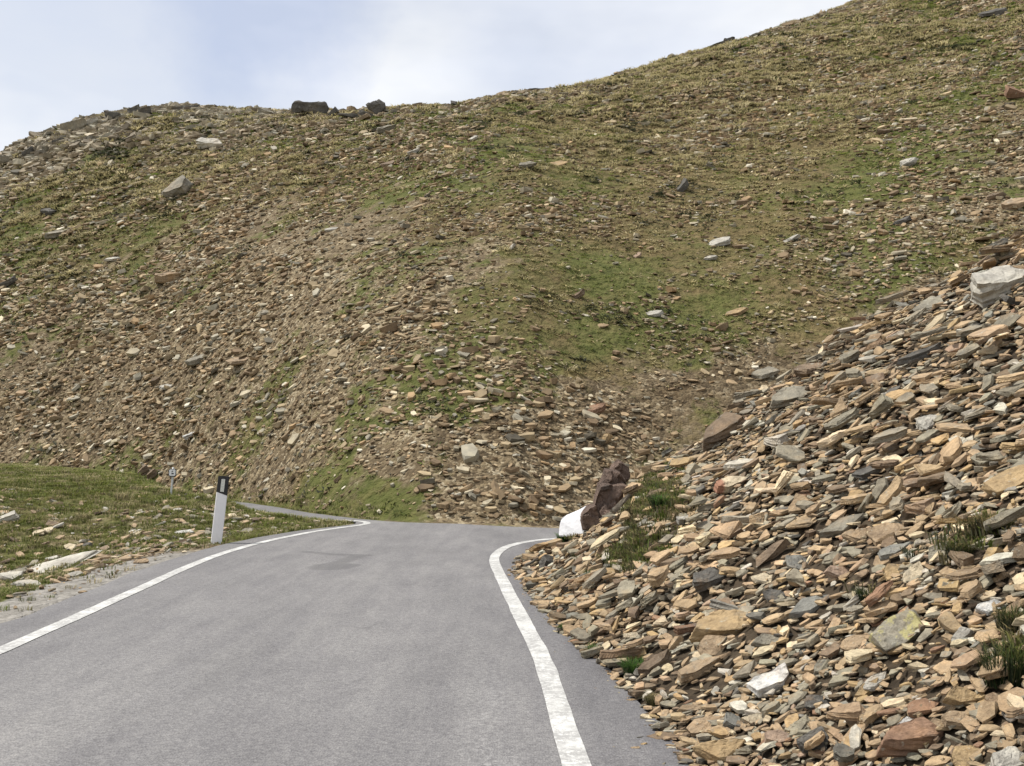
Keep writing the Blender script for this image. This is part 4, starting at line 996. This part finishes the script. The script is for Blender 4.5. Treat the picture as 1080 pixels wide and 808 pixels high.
def build_verge():
    rs = np.random.RandomState(21); n0 = 34000
    u = rs.uniform(-.66, -.10, n0); y = np.exp(rs.uniform(math.log(6), math.log(37), n0)); x = u * y
    sd = poly_sd(x, y); hl, s = hill(x, y)
    g = .60 + .9 * fbm(x * .5, y * .5, 4, 71) + .35 * sst(15, 22, y) - .5 * gauss(x, y, -8.6, 13.6, 2.2, 2.4) - .35 * gauss(x, y, -5.6, 14.5, 1.2, 2.4)
    k = (sd > .12) & (s < .01) & (rs.uniform(.2, 1, n0) < g) & ((sd > .75 + .35 * fbm(x * 1.5, y * 1.5, 3, 5)) | (y > 14.5) | (rs.uniform(0, 1, n0) < .06)) & (x < -3)
    x, y = x[k], y[k]; z = H(x, y); n = len(x)
    isw = rs.uniform(0, 1, n) < .22 + .4 * (vnoise(x * .8, y * .8, 15) - .3)
    gs = np.array([(.125, .152, .032), (.155, .175, .040), (.20, .20, .065), (.11, .125, .032)])
    t = np.where(isw[:, None], STRAWS[rs.choice(4, n)], gs[rs.randint(0, 4, n)]) * np.exp(rs.normal(0, .15, (n, 1)))
    print('verge clumps', n)
    me = merge_clumps('verge_grass', CL_NEAR, x, y, z, rs.uniform(.6, 1.3, n) * np.clip(y / 14, .8, 1.5), t, rs)
    o = link('verge_grass', me); tag(o, 'short green grass on the bank left of the road', 'grass', kind='stuff')
    # small stones of the verge
    n0 = 11000
    u = rs.uniform(-.66, -.10, n0); y = np.exp(rs.uniform(math.log(6), math.log(34), n0)); x = u * y
    sd = poly_sd(x, y); hl, s = hill(x, y)
    dens = np.where(y > 18, .04, .12) + .9 * gauss(x, y, -5.7, 14.6, 1.4, 2.6) + .8 * gauss(x, y, -5.2, 18.2, 1.6, 1.8) + .5 * gauss(x, y, -8.6, 13.6, 2, 2.4) + .5 * gauss(x, y, -7.5, 19, 3, 2)
    k = (sd > .15) & (s < .01) & (rs.uniform(0, 1, n0) < dens) & (x < -3.1); x, y, sd = x[k], y[k], sd[k]; z = H(x, y); n = len(x)
    S = .12 * np.exp(rs.normal(0, .5, n)) * np.where(sd < .6, .5, 1) * np.clip(y / 14, .7, 1.4)
    S = np.minimum(S, .30)
    nn = normal(x, y, .25); ax = nn + rs.normal(0, .22, (n, 3)); ax /= np.linalg.norm(ax, axis=1)[:, None]
    Rm = axes_from(ax, rs.uniform(-3.1, 3.1, n), 0)
    cols = np.array([PAL[q] for q in ('tan', 'cream', 'pale grey', 'grey', 'brown', 'ochre')]); c = cols[rs.choice(6, n, p=[.42, .09, .08, .21, .12, .08])] * np.exp(rs.normal(0, .15, (n, 1)))
    me = merge_stones('verge_rubble', PROTO_MID, rs.randint(0, NP, n), Rm, np.stack([S] * 3, 1), np.stack([x, y, z], 1) + nn * (S * .06)[:, None], c, M_STONE, rs)
    o = link('verge_rubble', me); tag(o, 'flat tan stones strewn through the grass left of the road', 'rubble', kind='stuff')
build_verge()

def build_scree_grass():
    rs = np.random.RandomState(31); n0 = 60000
    x = rs.uniform(.0, 9, n0); y = rs.uniform(2, 18, n0)
    k = zone_scree(x, y) & (poly_sd(x, y) > .1); x, y = x[k], y[k]
    g = blob_eval(SGRASS, x, y) * np.where(x < 2.0, sst(8.1, 8.9, y), 1); k = rs.uniform(.25, 1.2, len(x)) < g * 1.25 + .3 * (vnoise(x * 5, y * 5, 3) - .5); x, y = x[k], y[k]
    z = H(x, y); k = in_view(x, y, z); x, y, z = x[k], y[k], z[k]; n = len(x)
    dry = rs.uniform(0, 1, n) < .55
    t = np.where(dry[:, None], np.array([(.19, .155, .07), (.24, .195, .10), (.14, .12, .055), (.11, .11, .045)])[rs.randint(0, 4, n)], GREENS[rs.randint(0, 4, n)] * 1.15) * np.exp(rs.normal(0, .15, (n, 1)))
    print('scree clumps', n)
    o = link('scree_grass', merge_clumps('scree_grass', CL_NEAR, x, y, z + .02, rs.uniform(.7, 1.3, n), t, rs)); tag(o, 'dry olive grass growing in strips through the scree', 'grass', kind='stuff')
build_scree_grass()

def tuft(px, py, wpx, hpx, label, col, n=90, lean=.4, seed=0, cat='grass tuft', name='grass_tuft', lift=.0):
    P = at(px, py); d = project(P)[2]; w = wpx * d / F; h = hpx * d / F
    rs = np.random.RandomState(700 + seed)
    V, T = blades(n, rs, h, w * .36, w * lean, max(.0022, w * .011), 2)
    tv = np.repeat(np.array(col)[rs.randint(0, len(col), n)] * np.exp(rs.normal(0, .18, (n, 1))), 5, 0)
    me = mesh_np(name, V, T, M_BLADE, {'tint': ('FLOAT_COLOR', np.column_stack([tv, np.ones(len(tv))]))})
    o = link(name, me); o.location = P + np.array([0, 0, lift]); tag(o, label, cat, 'grass tufts rooted along the scree')
BG = [(.045, .10, .018), (.06, .125, .022), (.035, .075, .015)]
DG = [(.03, .048, .012), (.045, .06, .016), (.02, .03, .01)]
OG = [(.09, .085, .03), (.12, .10, .045), (.06, .065, .022), (.17, .13, .06)]
for i, (a, b_, w, h, lab, c) in enumerate([
    (592, 667, 12, 10, 'small bright green tuft at the asphalt edge, farthest of three along the kerbless edge', BG),
    (624, 692, 18, 14, 'bright green tuft at the asphalt edge, middle of three along it', BG),
    (668, 709, 30, 16, 'widest bright green tuft near the asphalt, nearest of three along it', BG),
    (598, 570, 26, 9, 'dark green tuft at the foot of the white block', BG),
    (625, 611, 22, 12, 'green leafy tuft between stones left of the dry grass strip', BG),
    (702, 534, 40, 14, 'green tuft just below the long brown-grey slab', DG + BG),
    (918, 632, 36, 13, 'low dark green tuft under the reddish flat stone', DG),
    (964, 589, 22, 12, 'small dark green tuft above the cream wedge', DG),
    (693, 740, 30, 8, 'thin olive tuft between flat slabs at the asphalt edge', OG),
    (1062, 716, 60, 44, 'dark bushy tussock overhanging a black hollow at the right edge', DG + OG[:1]),
    (1070, 662, 44, 26, 'olive tussock above the dark bushy one at the right edge', OG + DG),
    (1046, 562, 52, 26, 'brownish shrub of dry stalks beside the smooth grey stone', OG),
    (1012, 585, 34, 18, 'green-brown tuft between the smooth grey stone and the brownish shrub', DG + OG)]):
    tuft(a, b_, w, h, lab, c, n=110 if w < 24 else 420, seed=i)
for i, (a, b_, w, h, lab) in enumerate([(130, 527, 24, 10, 'straw-coloured tussock on the green bank left of the sign'), (88, 546, 20, 7, 'smaller straw-coloured tussock lower on the green bank')]):
    tuft(a, b_, w, h, lab, STRAWS.tolist(), 140, seed=40 + i)

# ------------------------------------------------------------------ delineator post
M_PLASTIC = plain_mat('white_post_plastic', (.80, .80, .82), .45, var=.05, scale=5)
M_BLACK = plain_mat('black_post_band', (.018, .018, .020), .5, var=.2, scale=8)
M_REFL = plain_mat('silver_reflector', (.62, .63, .58), .25, var=.15, scale=60)
M_STEEL = plain_mat('galvanised_steel', (.58, .60, .61), .5, .2, var=.15, scale=20)
M_SIGNW = plain_mat('white_sign_plate', (.78, .79, .80), .4, var=.04)
M_SIGNB = plain_mat('dark_sign_print', (.02, .025, .035), .5, var=.1)

def empty(name, loc):
    o = bpy.data.objects.new(name, None); COL.objects.link(o); o.location = loc; return o

def prism(bm, outline, z0f, z1f):
    """outline in xy, bottom and top heights as functions of (x, y)"""
    n = len(outline)
    lo = [bm.verts.new((x, y, z0f(x, y))) for x, y in outline]; hi = [bm.verts.new((x, y, z1f(x, y))) for x, y in outline]
    bm.faces.new(lo[::-1]); bm.faces.new(hi)
    for i in range(n): bm.faces.new((lo[i], lo[(i + 1) % n], hi[(i + 1) % n], hi[i]))

def build_delineator():
    P = at(228, 573); d = project(P)[2]; k = d / F
    h = 71 * k; w = 11.3 * k; dep = .085
    root = empty('delineator_post', P); tag(root, 'white roadside delineator post with black top band and reflector, leaning right', 'delineator post')
    # rounded triangular section, flat face to the road user
    def section(s):
        return [(-.5 * w * s, -.012 * s), (-.44 * w * s, -.026 * s), (0, -.034 * s), (.44 * w * s, -.026 * s), (.5 * w * s, -.012 * s), (.34 * w * s, dep * s), (-.34 * w * s, dep * s)]
    cut = lambda x, y: h * .735 - .30 * x
    bm = bmesh.new(); prism(bm, section(1), lambda x, y: -.15, cut)
    bmesh.ops.recalc_face_normals(bm, faces=bm.faces); body = link('post_body', bm_mesh('post_body', bm, M_PLASTIC), root)
    bm = bmesh.new(); prism(bm, section(1.02), lambda x, y: cut(x, y) + .002, lambda x, y: h - .10 * y - (abs(x) / w) ** 2 * .04)
    bmesh.ops.recalc_face_normals(bm, faces=bm.faces); band = link('black_band', bm_mesh('black_band', bm, M_BLACK), root)
    bm = bmesh.new(); r_ = [(-.17 * w, -.042), (.17 * w, -.042), (.17 * w, -.033), (-.17 * w, -.033)]
    prism(bm, r_, lambda x, y: h * .765, lambda x, y: h * .955); bmesh.ops.recalc_face_normals(bm, faces=bm.faces)
    bmesh.ops.bevel(bm, geom=list(bm.edges), offset=.003, segments=2, affect='EDGES'); link('reflector', bm_mesh('reflector', bm, M_REFL), band)
    root.rotation_euler = (R(1), R(5.2), R(14))
build_delineator()

# ------------------------------------------------------------------ small sign on a bent pole
def build_sign():
    P = at(180.5, 521); k = project(P)[2] / F
    root = empty('kilometre_sign', P); tag(root, 'small square white marker sign on a thin grey pole beside the far road', 'sign')
    bm = bmesh.new(); pts = [(0, -.1), (0, .0), (.35 * k, 6 * k), (1.0 * k, 13 * k), (1.4 * k, 20 * k), (1.5 * k, 28 * k)]
    rings = []
    for x, z in pts: rings.append([bm.verts.new((x + 1.1 * k * math.cos(a), 1.1 * k * math.sin(a), z)) for a in np.linspace(0, 2 * math.pi, 9)[:-1]])
    for a, b_ in zip(rings, rings[1:]):
        for i in range(8): bm.faces.new((a[i], a[(i + 1) % 8], b_[(i + 1) % 8], b_[i]))
    bm.faces.new(rings[-1]); bmesh.ops.recalc_face_normals(bm, faces=bm.faces)
    link('pole', bm_mesh('pole', bm, M_STEEL, True), root)
    def plate(x0, x1, z0, z1, y0, y1, bev):
        bm = bmesh.new(); prism(bm, [(x0, y0), (x1, y0), (x1, y1), (x0, y1)], lambda x, y: z0, lambda x, y: z1)
        bmesh.ops.recalc_face_normals(bm, faces=bm.faces)
        if bev: bmesh.ops.bevel(bm, geom=[e for e in bm.edges if abs(e.verts[0].co.y - e.verts[1].co.y) > 1e-5], offset=bev, segments=3, affect='EDGES')
        return bm
    cx, cz = 1.6 * k, 22.5 * k
    fr = link('sign_plate', bm_mesh('sign_plate', plate(cx - 4 * k, cx + 4 * k, cz - 4.1 * k, cz + 4.1 * k, -.055, -.035, .9 * k), M_SIGNB), root)
    fc = link('white_face', bm_mesh('white_face', plate(cx - 3.3 * k, cx + 3.3 * k, cz - 3.2 * k, cz + 3.5 * k, -.058, -.0552, .6 * k), M_SIGNW), fr)
    bm = bmesh.new(); y = -.0605; dx = cx + .1 * k
    for q in ([(-1.1, .9), (1.0, .9), (0, 2.5)], [(-1.3, -1.5), (1.5, -1.5), (1.5, -.4), (.2, -.4), (.2, .1), (-.6, .1), (-.6, -.8), (-1.3, -.8)]):
        f = [bm.verts.new((dx + a * k, y, cz + b_ * k)) for a, b_ in q]; g = [bm.verts.new((dx + a * k, y + .002, cz + b_ * k)) for a, b_ in q]
        bm.faces.new(f); bm.faces.new(g[::-1])
        for i in range(len(q)): bm.faces.new((f[i], g[i], g[(i + 1) % len(q)], f[(i + 1) % len(q)]))
    bmesh.ops.recalc_face_normals(bm, faces=bm.faces); link('lettering', bm_mesh('lettering', bm, M_SIGNB), fr)
build_sign()

# ------------------------------------------------------------------ white block and red outcrop at the bend
def build_white_block():
    P = at(610, 562.5); k = project(P)[2] / F * 1.12
    m = plain_mat('whitewashed_stone', (.84, .84, .86), .8, bumpy=.03, var=.06, scale=6)
    prof = [(-13, -6), (-13.2, 3), (-12.6, 8), (-11, 12), (-8, 15), (-3, 17.5), (3, 20), (9, 23.5), (12.5, 26), (13.5, 22), (13.5, -6)]
    bm = bmesh.new(); dep = .42
    n = len(prof)
    f = [bm.verts.new((x * k, -dep * .5 + .05 * (z > 14), z * k)) for x, z in prof]; g = [bm.verts.new((x * k * .92, dep * .5, z * k * .95)) for x, z in prof]
    bm.faces.new(f); bm.faces.new(g[::-1])
    for i in range(n): bm.faces.new((f[i], g[i], g[(i + 1) % n], f[(i + 1) % n]))
    bmesh.ops.recalc_face_normals(bm, faces=bm.faces)
    bmesh.ops.bevel(bm, geom=list(bm.edges), offset=.012, segments=2, affect='EDGES', clamp_overlap=True)
    o = link('white_block', bm_mesh('white_block', bm, m, False)); o.location = P + np.array([0, .1, 0]); o.rotation_euler = (R(-14), 0, R(-28))
    tag(o, 'smooth bright white block with a sloping rounded top beside the dark red outcrop', 'block')
build_white_block()

def build_outcrop():
    P = at(640, 548); k = project(P)[2] / F
    m, nt, b = newmat('red_brown_rock'); n = N(nt); tc = n.new('ShaderNodeTexCoord').outputs['Object']
    c = n.ramp(n.noise(tc, 3.2, 6, .65), [(.3, (.07, .052, .042)), (.48, (.19, .130, .100)), (.68, (.38, .265, .205))])
    n.link(c, b.inputs['Base Color']); b.inputs['Roughness'].default_value = .9
    n.link(n.bump(n.noise(n.scale(tc, (1, 1, .5)), 11, 7, .75), 1.0, .10), b.inputs['Normal'])
    Vs, Ts, o0 = [], [], 0
    for j, (cx, cz, w, h, rot, cy) in enumerate([(-3, 20, 30, 40, 24, .10), (-17, 4, 24, 36, 16, .0), (8, 38, 30, 34, 44, .26), (18, 48, 30, 26, 58, .42), (12, 22, 40, 44, 34, .12), (-4, 2, 30, 30, 24, .02)]):
        V, T = stone_shape(1712 + j, .8, .7, 2, .1, .02)
        a = R(rot); V = V[:, [1, 2, 0]] * np.array([w * k / .75, .62, h * k]); x = V[:, 0] * math.cos(a) + V[:, 2] * math.sin(a); z = -V[:, 0] * math.sin(a) + V[:, 2] * math.cos(a)
        Vs.append(np.stack([x + cx * k, V[:, 1] + cy, z + cz * k], 1)); Ts.append(T + o0); o0 += len(V)
    o = link('rock_outcrop', mesh_np('rock_outcrop', np.concatenate(Vs), np.concatenate(Ts), m)); o.location = P
    tag(o, 'dark reddish fractured rock face in the bank just above the white block at the bend', 'outcrop')
build_outcrop()

# ------------------------------------------------------------------ sky, sun, camera
SUN_EL, SUN_AZ = R(60), R(-78)       # azimuth clockwise from the view direction (+Y)
def build_light():
    w = bpy.data.worlds.new('World'); SC.world = w; w.use_nodes = True
    nt = w.node_tree; nt.nodes.clear(); n = N(nt)
    out = n.new('ShaderNodeOutputWorld')
    sky = n.new('ShaderNodeTexSky', sky_type='NISHITA'); sky.sun_disc = False; sky.sun_elevation = SUN_EL; sky.sun_rotation = SUN_AZ; sky.altitude = 2400
    b1 = n.new('ShaderNodeBackground'); n.link(sky.outputs[0], b1.inputs[0]); b1.inputs[1].default_value = .11
    D = n.new('ShaderNodeTexCoord').outputs['Generated']
    f = n.noise(n.scale(D, (1, 1, 2.4)), 2.1, 5, .52)
    fac = n.map(f, .40, .56, .70, .98)
    col = n.ramp(n.noise(n.scale(D, (1, 1, 2.2)), 4.2, 6, .55), [(.3, (.77, .80, .862)), (.60, (.845, .857, .872))])
    for px, py, lo, hi, am in ((292, 8, .9915, .9985, .75), (640, 30, .985, .9975, .25)):
        v = ray(px, py); v = v / np.linalg.norm(v)
        dp = n.new('ShaderNodeVectorMath', operation='DOT_PRODUCT'); n.link(D, dp.inputs[0]); dp.inputs[1].default_value = tuple(v)
        w_ = n.math('ADD', dp.outputs['Value'], n.math('MULTIPLY', n.math('SUBTRACT', n.noise(D, 7, 5, .6), .5), .016))
        col = n.mix(n.map(w_, lo, hi, 0, am), col, (.56, .62, .77))
    b2 = n.new('ShaderNodeBackground'); n.link(col, b2.inputs[0]); b2.inputs[1].default_value = 1.0
    mx = n.new('ShaderNodeMixShader'); n.link(fac, mx.inputs[0]); n.link(b1.outputs[0], mx.inputs[1]); n.link(b2.outputs[0], mx.inputs[2]); n.link(mx.outputs[0], out.inputs[0])
    L = bpy.data.lights.new('sun', 'SUN'); L.energy = 3.9; L.angle = R(2.5); L.color = (1, .95, .87)
    o = bpy.data.objects.new('sun', L); COL.objects.link(o)
    v = Vector((math.sin(SUN_AZ) * math.cos(SUN_EL), math.cos(SUN_AZ) * math.cos(SUN_EL), math.sin(SUN_EL)))
    o.rotation_euler = v.to_track_quat('Z', 'Y').to_euler()
build_light()

cam = bpy.data.cameras.new('camera'); cam.sensor_width = 36; cam.lens = 36 * F / 1080; cam.clip_start = .1; cam.clip_end = 3000
co = bpy.data.objects.new('camera', cam); COL.objects.link(co); co.location = (0, 0, HC); co.rotation_euler = (math.pi / 2 + PITCH, 0, 0)
SC.camera = co
SC.view_settings.view_transform = 'Standard'; SC.view_settings.look = 'None'; SC.view_settings.exposure = .25; SC.view_settings.gamma = 1
SC.cycles.use_denoising = True
SC.cycles.max_bounces = 6
